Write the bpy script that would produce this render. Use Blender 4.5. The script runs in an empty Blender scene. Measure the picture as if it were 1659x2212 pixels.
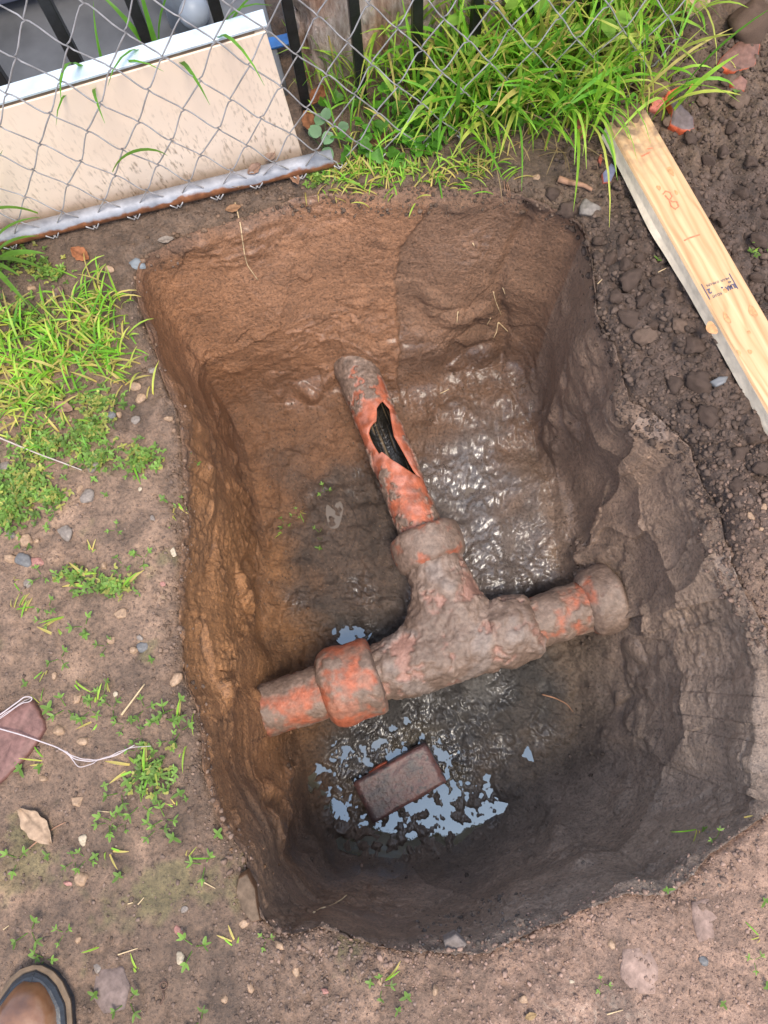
import bpy, bmesh, math, random
import numpy as np
from mathutils import Vector, Matrix
rnd = random.Random(7)
RG = np.random.default_rng(11)
sc = bpy.context.scene
COL = sc.collection

# ---------------------------------------------------------------- camera, sky, sun, exposure
# photo pixels (1659 x 2212 reading) -> rays; world origin = ground under the camera, y away from the viewer
F = 1662.0; CX, CY = 829.5, 1106.0; NX, NY = 905.0, 1540.0; H = 1.43
_n = np.array([(NX-CX)/F, (NY-CY)/F, 1.0]); _n /= np.linalg.norm(_n)
_Z = -_n; _Y = np.array([0, -1.0, 0]); _Y -= _Y.dot(_Z)*_Z; _Y /= np.linalg.norm(_Y); _X = np.cross(_Y, _Z)
MW = np.array([_X, _Y, _Z]); CAM = np.array([0, 0, H])
def ray(x, y): return MW @ np.array([(x-CX)/F, (y-CY)/F, 1.0])
def P(x, y, z=0.0):
    r = ray(x, y); return CAM + (z-H)/r[2]*r
def V(x, y, A, B):
    d = B-A; nn = np.array([-d[1], d[0], 0]); nn /= np.linalg.norm(nn)
    r = ray(x, y); return CAM + (A-CAM).dot(nn)/r.dot(nn)*r

cam_d = bpy.data.cameras.new('camera'); cam = bpy.data.objects.new('camera', cam_d); COL.objects.link(cam)
cam_d.sensor_fit = 'HORIZONTAL'; cam_d.sensor_width = 36.0; cam_d.lens = 36.0*F/1659.0
cam_d.clip_start = 0.05; cam_d.clip_end = 500
_cw = np.column_stack([MW @ [1, 0, 0], MW @ [0, -1, 0], MW @ [0, 0, -1]])
m4 = Matrix.Identity(4)
for i in range(3):
    for j in range(3): m4[i][j] = _cw[i, j]
m4[2][3] = H
cam.matrix_world = m4; sc.camera = cam

SUN_DIR = Vector((0.16, -0.33, 0.93)).normalized()          # towards the sun
world = bpy.data.worlds.new('World'); sc.world = world; world.use_nodes = True
wn = world.node_tree; bg = wn.nodes['Background']
sky = wn.nodes.new('ShaderNodeTexSky'); sky.sky_type = 'NISHITA'; sky.sun_disc = False
sky.sun_elevation = math.asin(SUN_DIR.z); sky.sun_rotation = math.atan2(SUN_DIR.x, SUN_DIR.y)
sky.dust_density = 3.0; sky.air_density = 1.0; sky.ozone_density = 1.0
# thin, even cloud over the blue
wtc = wn.nodes.new('ShaderNodeTexCoord'); wno = wn.nodes.new('ShaderNodeTexNoise'); wno.inputs['Scale'].default_value = 2.2; wno.inputs['Detail'].default_value = 5.0
wn.links.new(wtc.outputs['Generated'], wno.inputs['Vector'])
wra = wn.nodes.new('ShaderNodeValToRGB'); wn.links.new(wno.outputs['Fac'], wra.inputs[0]); wra.color_ramp.elements[0].position = .25; wra.color_ramp.elements[0].color = (.15, .15, .15, 1); wra.color_ramp.elements[1].position = .7; wra.color_ramp.elements[1].color = (.75, .75, .75, 1)
wmx = wn.nodes.new('ShaderNodeMix'); wmx.data_type = 'RGBA'; wn.links.new(wra.outputs[0], wmx.inputs[0]); wn.links.new(sky.outputs[0], wmx.inputs[6]); wmx.inputs[7].default_value = (6.1, 7.0, 8.7, 1)
wn.links.new(wmx.outputs[2], bg.inputs[0]); bg.inputs[1].default_value = 0.15
sun_d = bpy.data.lights.new('sun', 'SUN'); sun_d.energy = 2.1; sun_d.angle = math.radians(20); sun_d.color = (1.0, 0.90, 0.76)
sun = bpy.data.objects.new('sun', sun_d); COL.objects.link(sun)
sun.rotation_euler = SUN_DIR.to_track_quat('Z', 'Y').to_euler(); sun.location = (2, -2, 4)
sc.view_settings.view_transform = 'Standard'; sc.view_settings.look = 'None'
sc.view_settings.gamma = 1.0; sc.view_settings.exposure = 0.85; sc.view_settings.use_curve_mapping = False
sc.cycles.use_denoising = True; sc.cycles.max_bounces = 7

# ---------------------------------------------------------------- numpy noise
def _h(ix, iy, iz, seed):
    n = (ix*374761393 + iy*668265263 + iz*1274126177 + seed*362437) & 0x7fffffff
    n = ((n ^ (n >> 13))*1274126177) & 0x7fffffff
    return (n ^ (n >> 16)) & 0x7fffffff
def pn(p, seed=0):
    p = np.asarray(p, float); i = np.floor(p).astype(np.int64); f = p-i; u = f*f*f*(f*(f*6-15)+10)
    out = 0
    for dx in (0, 1):
        wx = u[:, 0] if dx else 1-u[:, 0]
        for dy in (0, 1):
            wy = u[:, 1] if dy else 1-u[:, 1]
            for dz in (0, 1):
                wz = u[:, 2] if dz else 1-u[:, 2]
                h = _h(i[:, 0]+dx, i[:, 1]+dy, i[:, 2]+dz, seed)
                gx = (h & 1023)/511.5-1; gy = ((h >> 10) & 1023)/511.5-1; gz = ((h >> 20) & 1023)/511.5-1
                out = out + wx*wy*wz*(gx*(f[:, 0]-dx)+gy*(f[:, 1]-dy)+gz*(f[:, 2]-dz))
    return out
def fbm(p, o=3, seed=0, g=0.5):
    p = np.asarray(p, float); a = 1.0; s = 0; 
    for k in range(o): s = s + a*pn(p*(2.03**k)+k*17.3, seed+k); a *= g
    return s
def worley2(x, y, seed=0):
    ix = np.floor(x).astype(np.int64); iy = np.floor(y).astype(np.int64)
    best = np.full(x.shape, 9.0); cid = np.zeros(x.shape)
    for dx in (-1, 0, 1):
        for dy in (-1, 0, 1):
            h = _h(ix+dx, iy+dy, ix*0, seed)
            px = ix+dx+(h & 1023)/1023.0; py = iy+dy+((h >> 10) & 1023)/1023.0
            d = (px-x)**2+(py-y)**2; m = d < best
            best = np.where(m, d, best); cid = np.where(m, ((h >> 20) & 1023)/1023.0, cid)
    return np.sqrt(best), cid
def sstep(a, b, x):
    t = np.clip((x-a)/(b-a), 0, 1); return t*t*(3-2*t)

# ---------------------------------------------------------------- object helpers
def tag(o, label=None, cat=None, group=None, kind=None):
    if label: o['label'] = label
    if cat: o['category'] = cat
    if group: o['group'] = group
    if kind: o['kind'] = kind
    return o
def link(name, me, mat=None, parent=None, smooth=False):
    o = bpy.data.objects.new(name, me); COL.objects.link(o)
    if mat is not None and len(me.materials) == 0: me.materials.append(mat)
    if smooth: me.polygons.foreach_set('use_smooth', np.ones(len(me.polygons), bool))
    if parent is not None: o.parent = parent
    return o
def empty(name, loc=(0, 0, 0)):
    o = bpy.data.objects.new(name, None); COL.objects.link(o); o.location = loc; o.empty_display_size = 0.05
    return o
def npmesh(name, v, f, col=None, wet=None):
    v = np.asarray(v, np.float32); f = np.asarray(f, np.int32); k = f.shape[1]
    me = bpy.data.meshes.new(name); me.vertices.add(len(v)); me.vertices.foreach_set('co', v.ravel())
    me.loops.add(f.size); me.loops.foreach_set('vertex_index', f.ravel())
    me.polygons.add(len(f)); me.polygons.foreach_set('loop_start', np.arange(0, f.size, k, dtype=np.int32))
    if col is not None:
        a = me.attributes.new('Col', 'FLOAT_COLOR', 'POINT')
        c = np.ones((len(v), 4), np.float32); c[:, :3] = col; a.data.foreach_set('color', c.ravel())
    if wet is not None:
        a = me.attributes.new('wet', 'FLOAT', 'POINT'); a.data.foreach_set('value', np.asarray(wet, np.float32))
    me.update(calc_edges=True); me.validate()
    return me
def grid_faces(nu, nv, wrap_v=False, wrap_u=False):
    iu = np.arange(nu if wrap_u else nu-1); iv = np.arange(nv if wrap_v else nv-1)
    a, b = np.meshgrid(iu, iv, indexing='ij'); a = a.ravel(); b = b.ravel(); a2 = (a+1) % nu; b2 = (b+1) % nv
    return np.stack([a*nv+b, a*nv+b2, a2*nv+b2, a2*nv+b], 1)
def tube_np(pts, r, seg=8, caps=True):
    """tube along a polyline, radius number or list; returns verts, faces(list)"""
    pts = [Vector(p) for p in pts]; n = len(pts); rr = r if hasattr(r, '__len__') else [r]*n
    vs = []; fs = []; up = None
    for i, p in enumerate(pts):
        t = (pts[min(i+1, n-1)]-pts[max(i-1, 0)]).normalized()
        if up is None: up = t.orthogonal().normalized()
        up = (up-t*up.dot(t)).normalized(); b = t.cross(up)
        for k in range(seg):
            a = 2*math.pi*k/seg; vs.append(p+(up*math.cos(a)+b*math.sin(a))*rr[i])
    for i in range(n-1):
        for k in range(seg):
            fs.append((i*seg+k, i*seg+(k+1) % seg, (i+1)*seg+(k+1) % seg, (i+1)*seg+k))
    if caps: fs.append(tuple(range(seg-1, -1, -1))); fs.append(tuple((n-1)*seg+k for k in range(seg)))
    return vs, fs
def pymesh(name, vs, fs):
    me = bpy.data.meshes.new(name); me.from_pydata([tuple(v) for v in vs], [], fs); me.update(); return me
def tube_obj(name, pts, r, mat, parent=None, seg=8):
    v, f = tube_np(pts, r, seg); return link(name, pymesh(name, v, f), mat, parent, True)
def box_mesh(name, sx, sy, sz, bev=0.0, seg=2, center=(0, 0, 0)):
    bm = bmesh.new(); bmesh.ops.create_cube(bm, size=1.0)
    bmesh.ops.scale(bm, vec=(sx, sy, sz), verts=bm.verts)
    if bev > 0: bmesh.ops.bevel(bm, geom=bm.edges[:], offset=bev, segments=seg, affect='EDGES', profile=0.6)
    bmesh.ops.translate(bm, vec=center, verts=bm.verts)
    me = bpy.data.meshes.new(name); bm.to_mesh(me); bm.free(); return me

# ---------------------------------------------------------------- material helpers
def nodes_of(name):
    m = bpy.data.materials.new(name); m.use_nodes = True; nt = m.node_tree
    return m, nt, nt.nodes['Principled BSDF']
def N(nt, t, **kw):
    n = nt.nodes.new(t)
    for k, v in kw.items():
        if k in n.inputs: n.inputs[k].default_value = v
        else: setattr(n, k, v)
    return n
def noise(nt, co, scale, detail=4, rough=0.55):
    n = N(nt, 'ShaderNodeTexNoise', Scale=scale, Detail=detail, Roughness=rough); nt.links.new(co, n.inputs['Vector']); return n.outputs['Fac']
def ramp(nt, fac, stops):
    r = nt.nodes.new('ShaderNodeValToRGB'); nt.links.new(fac, r.inputs[0]); e = r.color_ramp.elements
    while len(e) < len(stops): e.new(0.5)
    for q, (p, c) in zip(e, stops): q.position = p; q.color = (*c, 1) if len(c) == 3 else c
    return r.outputs[0]
def mix(nt, fac, a, b, mode='MIX'):
    n = N(nt, 'ShaderNodeMix', data_type='RGBA', blend_type=mode)
    for s, v in ((n.inputs['Factor'], fac), (n.inputs['A'], a), (n.inputs['B'], b)):
        pass
    def put(sock, v):
        if hasattr(v, 'node'): nt.links.new(v, sock)
        else: sock.default_value = v if isinstance(v, float) else (*v, 1)
    put(n.inputs[0], fac); put(n.inputs[6], a); put(n.inputs[7], b)
    return n.outputs[2]
def bump(nt, hs, strength=0.5, dist=0.01, prev=None):
    b = N(nt, 'ShaderNodeBump', Strength=strength, Distance=dist); nt.links.new(hs, b.inputs['Height'])
    if prev is not None: nt.links.new(prev, b.inputs['Normal'])
    return b.outputs[0]
def simple(name, color, rough=0.6, metal=0.0, var=0.25, scale=40, bumpd=0.0, coords='Object', spec=0.5):
    m, nt, b = nodes_of(name); tc = N(nt, 'ShaderNodeTexCoord').outputs[coords]
    n = noise(nt, tc, scale)
    c = ramp(nt, n, [(0.3, tuple(x*(1-var) for x in color)), (0.7, tuple(min(1, x*(1+var)) for x in color))])
    nt.links.new(c, b.inputs['Base Color']); b.inputs['Roughness'].default_value = rough; b.inputs['Metallic'].default_value = metal
    b.inputs['Specular IOR Level'].default_value = spec
    if bumpd > 0: nt.links.new(bump(nt, noise(nt, tc, scale*2.5), 0.6, bumpd), b.inputs['Normal'])
    return m
def attr_mat(name, rough=0.6, var=0.15, scale=60, bumpd=0.0, translucent=0.0, spec=0.3):
    """base colour from the 'Col' point attribute"""
    m, nt, b = nodes_of(name); tc = N(nt, 'ShaderNodeTexCoord').outputs['Object']
    a = N(nt, 'ShaderNodeAttribute', attribute_name='Col').outputs['Color']
    c = mix(nt, 1.0, a, ramp(nt, noise(nt, tc, scale), [(0.3, (1-var,)*3), (0.7, (1+var,)*3)]), 'MULTIPLY')
    nt.links.new(c, b.inputs['Base Color']); b.inputs['Roughness'].default_value = rough
    b.inputs['Specular IOR Level'].default_value = spec
    if bumpd > 0: nt.links.new(bump(nt, noise(nt, tc, scale*2), 0.7, bumpd), b.inputs['Normal'])
    if translucent > 0:
        t = nt.nodes.new('ShaderNodeBsdfTranslucent'); nt.links.new(c, t.inputs['Color'])
        ms = nt.nodes.new('ShaderNodeMixShader'); ms.inputs[0].default_value = translucent
        out = nt.nodes['Material Output']
        nt.links.new(b.outputs[0], ms.inputs[1]); nt.links.new(t.outputs[0], ms.inputs[2]); nt.links.new(ms.outputs[0], out.inputs[0])
    return m

# soil: colour and wetness painted per vertex, fine grain and relief procedural
def soil_material():
    m, nt, b = nodes_of('soil'); tc = N(nt, 'ShaderNodeTexCoord').outputs['Object']
    a = N(nt, 'ShaderNodeAttribute', attribute_name='Col').outputs['Color']
    w = N(nt, 'ShaderNodeAttribute', attribute_name='wet').outputs['Fac']
    n1 = noise(nt, tc, 22, 5); n2 = noise(nt, tc, 150, 5, 0.68); n3 = noise(nt, tc, 460, 3, 0.65); n0 = noise(nt, tc, 52, 4, 0.6)
    c = mix(nt, 1.0, a, ramp(nt, n1, [(0.3, (0.8, 0.8, 0.8)), (0.7, (1.2, 1.2, 1.2))]), 'MULTIPLY')
    c = mix(nt, 1.0, c, ramp(nt, n2, [(0.30, (0.40, 0.37, 0.35)), (0.46, (.98, .98, .98)), (0.70, (1.5, 1.46, 1.42))]), 'MULTIPLY')
    vor = N(nt, 'ShaderNodeTexVoronoi', Scale=120.0); nt.links.new(tc, vor.inputs['Vector'])
    speck = ramp(nt, vor.outputs['Distance'], [(0.07, (1, 1, 1)), (0.13, (0, 0, 0))])
    sel = N(nt, 'ShaderNodeMath', operation='GREATER_THAN'); nt.links.new(vor.outputs['Color'], sel.inputs[0]); sel.inputs[1].default_value = 0.62
    sp = N(nt, 'ShaderNodeMath', operation='MULTIPLY'); nt.links.new(speck, sp.inputs[0]); nt.links.new(sel.outputs[0], sp.inputs[1])
    dry = N(nt, 'ShaderNodeMath', operation='SUBTRACT', use_clamp=True); dry.inputs[0].default_value = 0.75; nt.links.new(w, dry.inputs[1])
    sp2 = N(nt, 'ShaderNodeMath', operation='MULTIPLY'); nt.links.new(sp.outputs[0], sp2.inputs[0]); nt.links.new(dry.outputs[0], sp2.inputs[1])
    hu = ramp(nt, vor.outputs['Color'], [(0.0, (.10, .07, .055)), (.35, (.42, .30, .19)), (.6, (.38, .17, .09)), (1.0, (.55, .50, .42))])
    c = mix(nt, sp2.outputs[0], c, hu)
    nt.links.new(c, b.inputs['Base Color'])
    mr = N(nt, 'ShaderNodeMapRange'); nt.links.new(w, mr.inputs[0])
    mr.inputs[3].default_value = 0.92; mr.inputs[4].default_value = 0.16
    rv = N(nt, 'ShaderNodeMath', operation='MULTIPLY_ADD'); nt.links.new(n2, rv.inputs[0]); rv.inputs[1].default_value = 0.25
    sub = N(nt, 'ShaderNodeMath', operation='SUBTRACT'); nt.links.new(mr.outputs[0], sub.inputs[0]); sub.inputs[1].default_value = 0.12
    nt.links.new(sub.outputs[0], rv.inputs[2]); nt.links.new(rv.outputs[0], b.inputs['Roughness'])
    b.inputs['Specular IOR Level'].default_value = 0.6
    cw = N(nt, 'ShaderNodeMapRange'); nt.links.new(w, cw.inputs[0]); cw.inputs[1].default_value = .45; cw.inputs[2].default_value = .95; cw.inputs[4].default_value = 1.0
    nt.links.new(cw.outputs[0], b.inputs['Coat Weight']); b.inputs['Coat IOR'].default_value = 1.6; b.inputs['Coat Roughness'].default_value = 0.27
    nb = bump(nt, n0, 0.5, 0.010); nb = bump(nt, n2, 0.9, 0.007, nb); nb = bump(nt, n3, 0.7, 0.003, nb)
    nt.links.new(nb, b.inputs['Normal'])
    return m
M_soil = soil_material()
M_clod = attr_mat('clod_earth', 0.9, 0.3, 70, 0.004, 0, 0.2)
M_blade = attr_mat('grass_blade', 0.45, 0.2, 30, 0, 0.45, 0.35)

# ---------------------------------------------------------------- the ground with the pit, one sheet
RIM = [(292,573),(318,548),(370,520),(430,500),(500,478),(570,452),(640,425),(730,412),(820,407),(900,398),(1000,408),(1080,402),(1130,420),(1200,448),(1258,482),
 (1278,540),(1285,610),(1288,680),(1325,745),(1345,800),(1362,868),(1430,905),(1490,965),(1518,1045),(1555,1105),(1572,1170),(1592,1250),(1640,1330),(1680,1450),(1700,1600),
 (1672,1745),(1600,1800),(1530,1850),(1482,1900),(1440,1935),(1350,1932),(1290,1955),(1200,1992),(1110,2032),(1050,2062),(960,2058),(860,2050),(790,2038),(720,2012),(680,2004),(640,2018),
 (600,2012),(570,1992),(552,1955),(545,1915),(538,1875),(522,1835),(482,1790),(460,1745),(440,1665),(432,1600),(425,1530),(398,1480),(390,1383),(384,1292),(392,1190),(400,1090),(392,960),
 (386,890),(352,822),(335,755),(310,700),(295,640)]
FLOOR = [(500,915),(560,912),(640,900),(720,895),(780,890),(860,890),(930,870),(1000,822),(1060,808),(1115,822),(1165,900),(1190,1000),(1215,1080),(1230,1180),(1255,1300),(1262,1400),(1285,1500),
 (1290,1580),(1270,1650),(1200,1715),(1100,1795),(1000,1852),(900,1888),(800,1902),(720,1890),(655,1810),(635,1700),(618,1600),(600,1500),(582,1400),(570,1300),(555,1200),(540,1100),(520,1000)]
ZF = -0.585
PC = P(905, 1350, ZF)[:2]
NT = 1400
TH = np.linspace(0, 2*np.pi, NT, endpoint=False)
def polar(contour, z):
    q = np.array([P(x, y, z)[:2] for x, y in contour])
    k = 14; qq = []
    for i in range(len(q)):
        a, b = q[i], q[(i+1) % len(q)]
        qq += [a+(b-a)*t/k for t in range(k)]
    q = np.array(qq)-PC; th = np.unwrap(np.arctan2(q[:, 1], q[:, 0])); r = np.hypot(q[:, 0], q[:, 1])
    th = th % (2*np.pi); o = np.argsort(th); th = th[o]; r = r[o]
    r = np.interp(TH, np.r_[th-2*np.pi, th, th+2*np.pi], np.r_[r, r, r])
    kern = np.hanning(13); kern /= kern.sum()
    return np.convolve(np.r_[r[-6:], r, r[:6]], kern, 'valid')
R_rim = polar(RIM, 0.0); R_flo = polar(FLOOR, ZF)
R_flo = R_flo + 0.028 + 0.02*fbm(np.stack([np.cos(TH)*3.5, np.sin(TH)*3.5, TH*0], 1), 3, 15)
R_rim = R_rim + 0.006*fbm(np.stack([np.cos(TH)*9, np.sin(TH)*9, TH*0], 1), 3, 5) + 0.004*pn(np.stack([np.cos(TH)*45, np.sin(TH)*45, TH*0], 1), 8)

def rim_at(th): return np.interp(th % (2*np.pi), np.r_[TH, 2*np.pi], np.r_[R_rim, R_rim[:1]])
def right_soil(x, y):           # heap of loose dark soil beyond the pit's right and upper right side
    n = fbm(np.stack([x*5, y*5, x*0], 1), 3, 31)*0.12
    return sstep(0.0, 0.12, x-0.26+n+0.25*np.maximum(0, 0.55-y)*0 )*sstep(0.17, 0.34, y+n*1.5)
def ground_h(x, y):
    x = np.asarray(x, float); y = np.asarray(y, float); p = np.stack([x, y, x*0], 1)
    h = 0.012*fbm(p*4, 3, 1)+0.005*fbm(p*16, 3, 2)
    F1, c1 = worley2(x*38+0.4*pn(p*50, 4), y*38, 3); lump = np.clip(1-(F1/0.62)**2, 0, 1)
    bare = sstep(-0.05, 0.25, fbm(p*6, 2, 9))
    h = h + (0.0065*bare+0.002)*lump*(0.3+c1)
    F4, c4 = worley2(x*16+.6*pn(p*18, 16), y*16+.6*pn(p*18, 17), 18); h = h + .005*(c4-.5)*sstep(.0, .3, .62-F4)
    F2, c2 = worley2(x*95, y*95, 6); h = h + 0.0014*np.clip(1-(F2/0.6)**2, 0, 1)*c2
    rs = right_soil(x, y)
    F3, c3 = worley2(x*26+0.5*pn(p*30, 7), y*26, 12)
    h = h + rs*(0.012*np.clip(1-(F3/0.6)**2, 0, 1)*c3 + 0.006*lump + 0.03*sstep(0.3, 0.7, x)+0.012*fbm(p*9, 2, 14))
    return h
far = np.geomspace(1.35, 60, 16)-1.35
dl = np.r_[np.linspace(0, 0.30, 75, endpoint=False), np.linspace(0.30, 1.25, 165, endpoint=False), 1.25+far]
NFr, NW = 130, 210
def build_ground():
    X = []; Yv = []; Zv = []; S = []; Kd = []
    ct, st = np.cos(TH), np.sin(TH)
    t = np.linspace(0.0, 1, NFr, endpoint=False); t[0] = 0.004
    RF = R_flo-0.075
    for q in t:
        X.append(PC[0]+RF*q*ct); Yv.append(PC[1]+RF*q*st); Zv.append(np.full(NT, ZF)); S.append(np.full(NT, q)); Kd.append(np.zeros(NT))
    deg = np.degrees(TH)
    steep = np.interp(deg, [0, 40, 70, 120, 170, 225, 255, 290, 330, 360], [0.0, 0.1, 0.1, 0.15, 0.3, 0.2, 0.1, -0.15, -0.35, 0.0])
    for q in np.linspace(0, 1, NW, endpoint=False):      # q 0 at floor, 1 at rim
        bow = steep*np.sin(np.pi*q)*0.08
        r = R_flo+(R_rim-R_flo)*q-bow*0.5
        qq = q
        z = ZF*(1-qq); foot = 0.075*(1-q)**7
        X.append(PC[0]+(r-foot)*ct); Yv.append(PC[1]+(r-foot)*st); Zv.append(z+0*TH+0.0); S.append(np.full(NT, q)); Kd.append(np.ones(NT))
    for d in dl:
        r = R_rim+d
        X.append(PC[0]+r*ct); Yv.append(PC[1]+r*st); Zv.append(np.full(NT, -0.018*math.exp(-d/0.02))); S.append(np.full(NT, d)); Kd.append(np.full(NT, 2.0))
    X = np.array(X); Yv = np.array(Yv); Zv = np.array(Zv); S = np.array(S); Kd = np.array(Kd)
    nr = X.shape[0]
    base = np.stack([X, Yv, Zv], 2)
    # normals of the base sheet
    du = np.gradient(base, axis=0); dv = np.roll(base, -1, 1)-np.roll(base, 1, 1)
    nrm = np.cross(du, dv); nrm /= np.linalg.norm(nrm, axis=2, keepdims=True)+1e-12
    if nrm[-30, 0, 2] < 0: nrm = -nrm
    for _ in range(4):      # soften the normal turn at the rim and the floor edge
        nrm[1:-1] = (nrm[:-2]+nrm[1:-1]*2+nrm[2:])/4
    nrm /= np.linalg.norm(nrm, axis=2, keepdims=True)
    p = base.reshape(-1, 3); nn = nrm.reshape(-1, 3); k = Kd.ravel(); s = S.ravel(); th = np.tile(TH, nr); dg = np.degrees(th)
    x, y, z = p.T
    wall = k == 1; flo = k == 0; gr = k == 2
    disp = np.zeros(len(p)); col = np.zeros((len(p), 3)); wet = np.zeros(len(p))
    # --- walls
    pw = p[wall]; tw = th[wall]; dw = dg[wall]; sw = s[wall]
    rr = np.hypot(pw[:, 0]-PC[0], pw[:, 1]-PC[1])
    arc = tw*0.62
    fade = sstep(0, 0.05, sw)*sstep(1.0, 0.94, sw)
    big = 0.020*fbm(pw*4.0, 2, 21)
    wr = pn(pw*6, 33); wq = pn(pw*5, 34)
    rt = sstep(60, 40, dw)+sstep(300, 325, dw)+sstep(62, 75, dw)*sstep(150, 125, dw)*.6; rt = np.clip(rt, 0, 1)
    lf = sstep(140, 172, dw)*sstep(268, 240, dw)
    F1, c1 = worley2(arc*3.6+0.35*wr, pw[:, 2]*3.2+0.5*wq, 35)                       # spade-cut scoops
    scoop = 0.060*np.clip(F1, 0, .75)**2+0.022*(c1-.5)
    F0, c0 = worley2(arc*8+.4*wq, pw[:, 2]*5+.5*wr, 37); scoop = scoop+0.012*np.clip(F0, 0, .7)**2*(c0 > .5)
    layer = 0.010*fbm(np.stack([arc*2.2, pw[:, 2]*7+.9*wr, arc*0], 1), 2, 26)
    rough = sstep(.05, .35, fbm(pw*5, 2, 39)+.5*(c1-.5))                             # some cuts torn rough, others slick
    ripple = (0.0008+.0030*rough)*fbm(np.stack([arc*42, pw[:, 2]*60, arc*0], 1), 3, 25)
    grit = 0.0012*fbm(pw*70, 3, 28)+0.010*rough*np.maximum(0, fbm(pw*24, 3, 27)-.12)
    cr, cc = worley2(arc*34, pw[:, 2]*34, 41)
    patch = sstep(0.22, 0.42, fbm(pw*7, 3, 43)+np.interp(dw, [0, 50, 90, 150, 180, 230, 270, 320, 360], [-.02, -.12, -.16, .06, 0, .12, .16, .10, -.02])+.35*sstep(.86, 1, sw))
    crumble = patch*0.009*np.clip(1-(cr/0.6)**2, 0, 1)*cc
    ck, ckc = worley2(arc*15+.5*pn(pw*14, 44), pw[:, 2]*17+.5*pn(pw*13, 45), 48)
    tear = sstep(.0, .25, fbm(pw*4.5, 2, 49)+np.interp(dw, [0, 60, 90, 120, 150, 200, 250, 300, 360], [-.1, 0, -.05, .06, .04, -.04, .02, .05, -.1])-.25*sstep(.35, .8, sw)+.08)
    chunk = tear*.016*np.clip(1-(ck/.62)**2, 0, 1)*(ckc > .35)*ckc+tear*.012*np.maximum(0, np.abs(fbm(pw*10, 3, 52))*2-.25)
    dsp = (big+scoop*(.35+.65*rt)*(1-.45*lf)+layer*lf)*fade+ripple*1.3+grit*1.2+(crumble+chunk)*sstep(0, .05, sw)
    # cracks and ledges running along the left wall
    left = lf
    for zc, sd in ((.17, 46), (.31, 86)):
        lz = pw[:, 2]+zc+0.06*pn(pw*5, sd)+0.03*np.sin(pw[:, 1]*9+zc*20)
        crack = np.exp(-(lz/0.008)**2)*sstep(-0.15, 0.25, pn(pw*11, sd+1))
        dsp = dsp-left*0.018*crack + left*0.007*sstep(0.012, -0.012, lz)*sstep(-.2, .2, pn(pw*6, sd+2))
    # sharp edge on the back wall; right of it set back and darker
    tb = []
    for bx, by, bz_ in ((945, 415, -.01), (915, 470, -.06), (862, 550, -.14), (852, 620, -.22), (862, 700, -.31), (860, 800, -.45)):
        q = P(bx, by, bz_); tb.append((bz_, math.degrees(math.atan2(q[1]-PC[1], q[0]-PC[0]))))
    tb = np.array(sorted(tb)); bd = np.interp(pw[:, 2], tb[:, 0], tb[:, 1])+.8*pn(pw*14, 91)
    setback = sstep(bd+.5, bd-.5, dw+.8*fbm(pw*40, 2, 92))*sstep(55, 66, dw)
    dsp = dsp-.012*setback*fade
    # crease in the far right corner
    tcx = []
    for bx, by, bz_ in ((1150, 425, -.01), (1110, 530, -.13), (1075, 620, -.24), (1070, 690, -.32), (1085, 760, -.42)):
        q = P(bx, by, bz_); tcx.append((bz_, math.degrees(math.atan2(q[1]-PC[1], q[0]-PC[0]))))
    tcx = np.array(sorted(tcx)); cd = dw-np.interp(pw[:, 2], tcx[:, 0], tcx[:, 1])-1.2*pn(pw*10, 93)
    crease = np.exp(-(cd/1.1)**2); dsp = dsp-.016*crease*fade
    # spade grooves down the far left corner
    gv = sstep(128, 136, dw)*sstep(160, 150, dw); dsp = dsp+gv*fade*.020*fbm(np.stack([arc*26, pw[:, 2]*2.5, arc*0], 1), 2, 95)
    disp[wall] = dsp
    keys = [0, 25, 50, 68, 82, 98, 112, 135, 160, 190, 222, 244, 262, 285, 310, 335, 360]  # soil tint by bearing; grey, paler near and right sides include painted light
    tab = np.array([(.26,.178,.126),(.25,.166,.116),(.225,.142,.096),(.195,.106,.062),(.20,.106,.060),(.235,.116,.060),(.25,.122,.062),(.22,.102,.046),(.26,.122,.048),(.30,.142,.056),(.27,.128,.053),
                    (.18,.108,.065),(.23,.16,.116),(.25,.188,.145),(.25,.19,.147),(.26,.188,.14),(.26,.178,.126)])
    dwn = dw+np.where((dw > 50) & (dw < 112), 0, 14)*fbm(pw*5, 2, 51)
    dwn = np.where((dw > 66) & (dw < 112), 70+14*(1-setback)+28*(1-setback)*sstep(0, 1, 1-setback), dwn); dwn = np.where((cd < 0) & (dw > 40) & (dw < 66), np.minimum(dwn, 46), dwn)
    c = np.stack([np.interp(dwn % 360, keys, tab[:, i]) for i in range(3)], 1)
    strat = 1+0.16*fbm(np.stack([pw[:, 0]*3, pw[:, 1]*3, pw[:, 2]*14], 1), 2, 53)
    c = c*strat[:, None]*(1+.30*(c1-.5))[:, None]
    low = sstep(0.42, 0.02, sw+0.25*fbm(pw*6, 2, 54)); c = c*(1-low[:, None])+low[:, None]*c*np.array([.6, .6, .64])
    top = sstep(0.93, 1.0, sw+0.05*fbm(pw*12, 2, 55)); c = c*(1-0.5*top[:, None])+0.5*top[:, None]*np.array([.15, .10, .075])
    c = c*(1-0.30*crumble/0.010)[:, None]*(1-0.25*patch*(cr > 0.55))[:, None]
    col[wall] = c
    wet[wall] = np.clip(0.42+0.35*fbm(pw*6, 3, 57)+0.35*low-0.25*patch+.3*(c1-.5)+.15*rough*rt, 0.1, 0.9)
    # --- floor
    bw = P(880, 1690, ZF); dkp = P(690, 1370, ZF)
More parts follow.
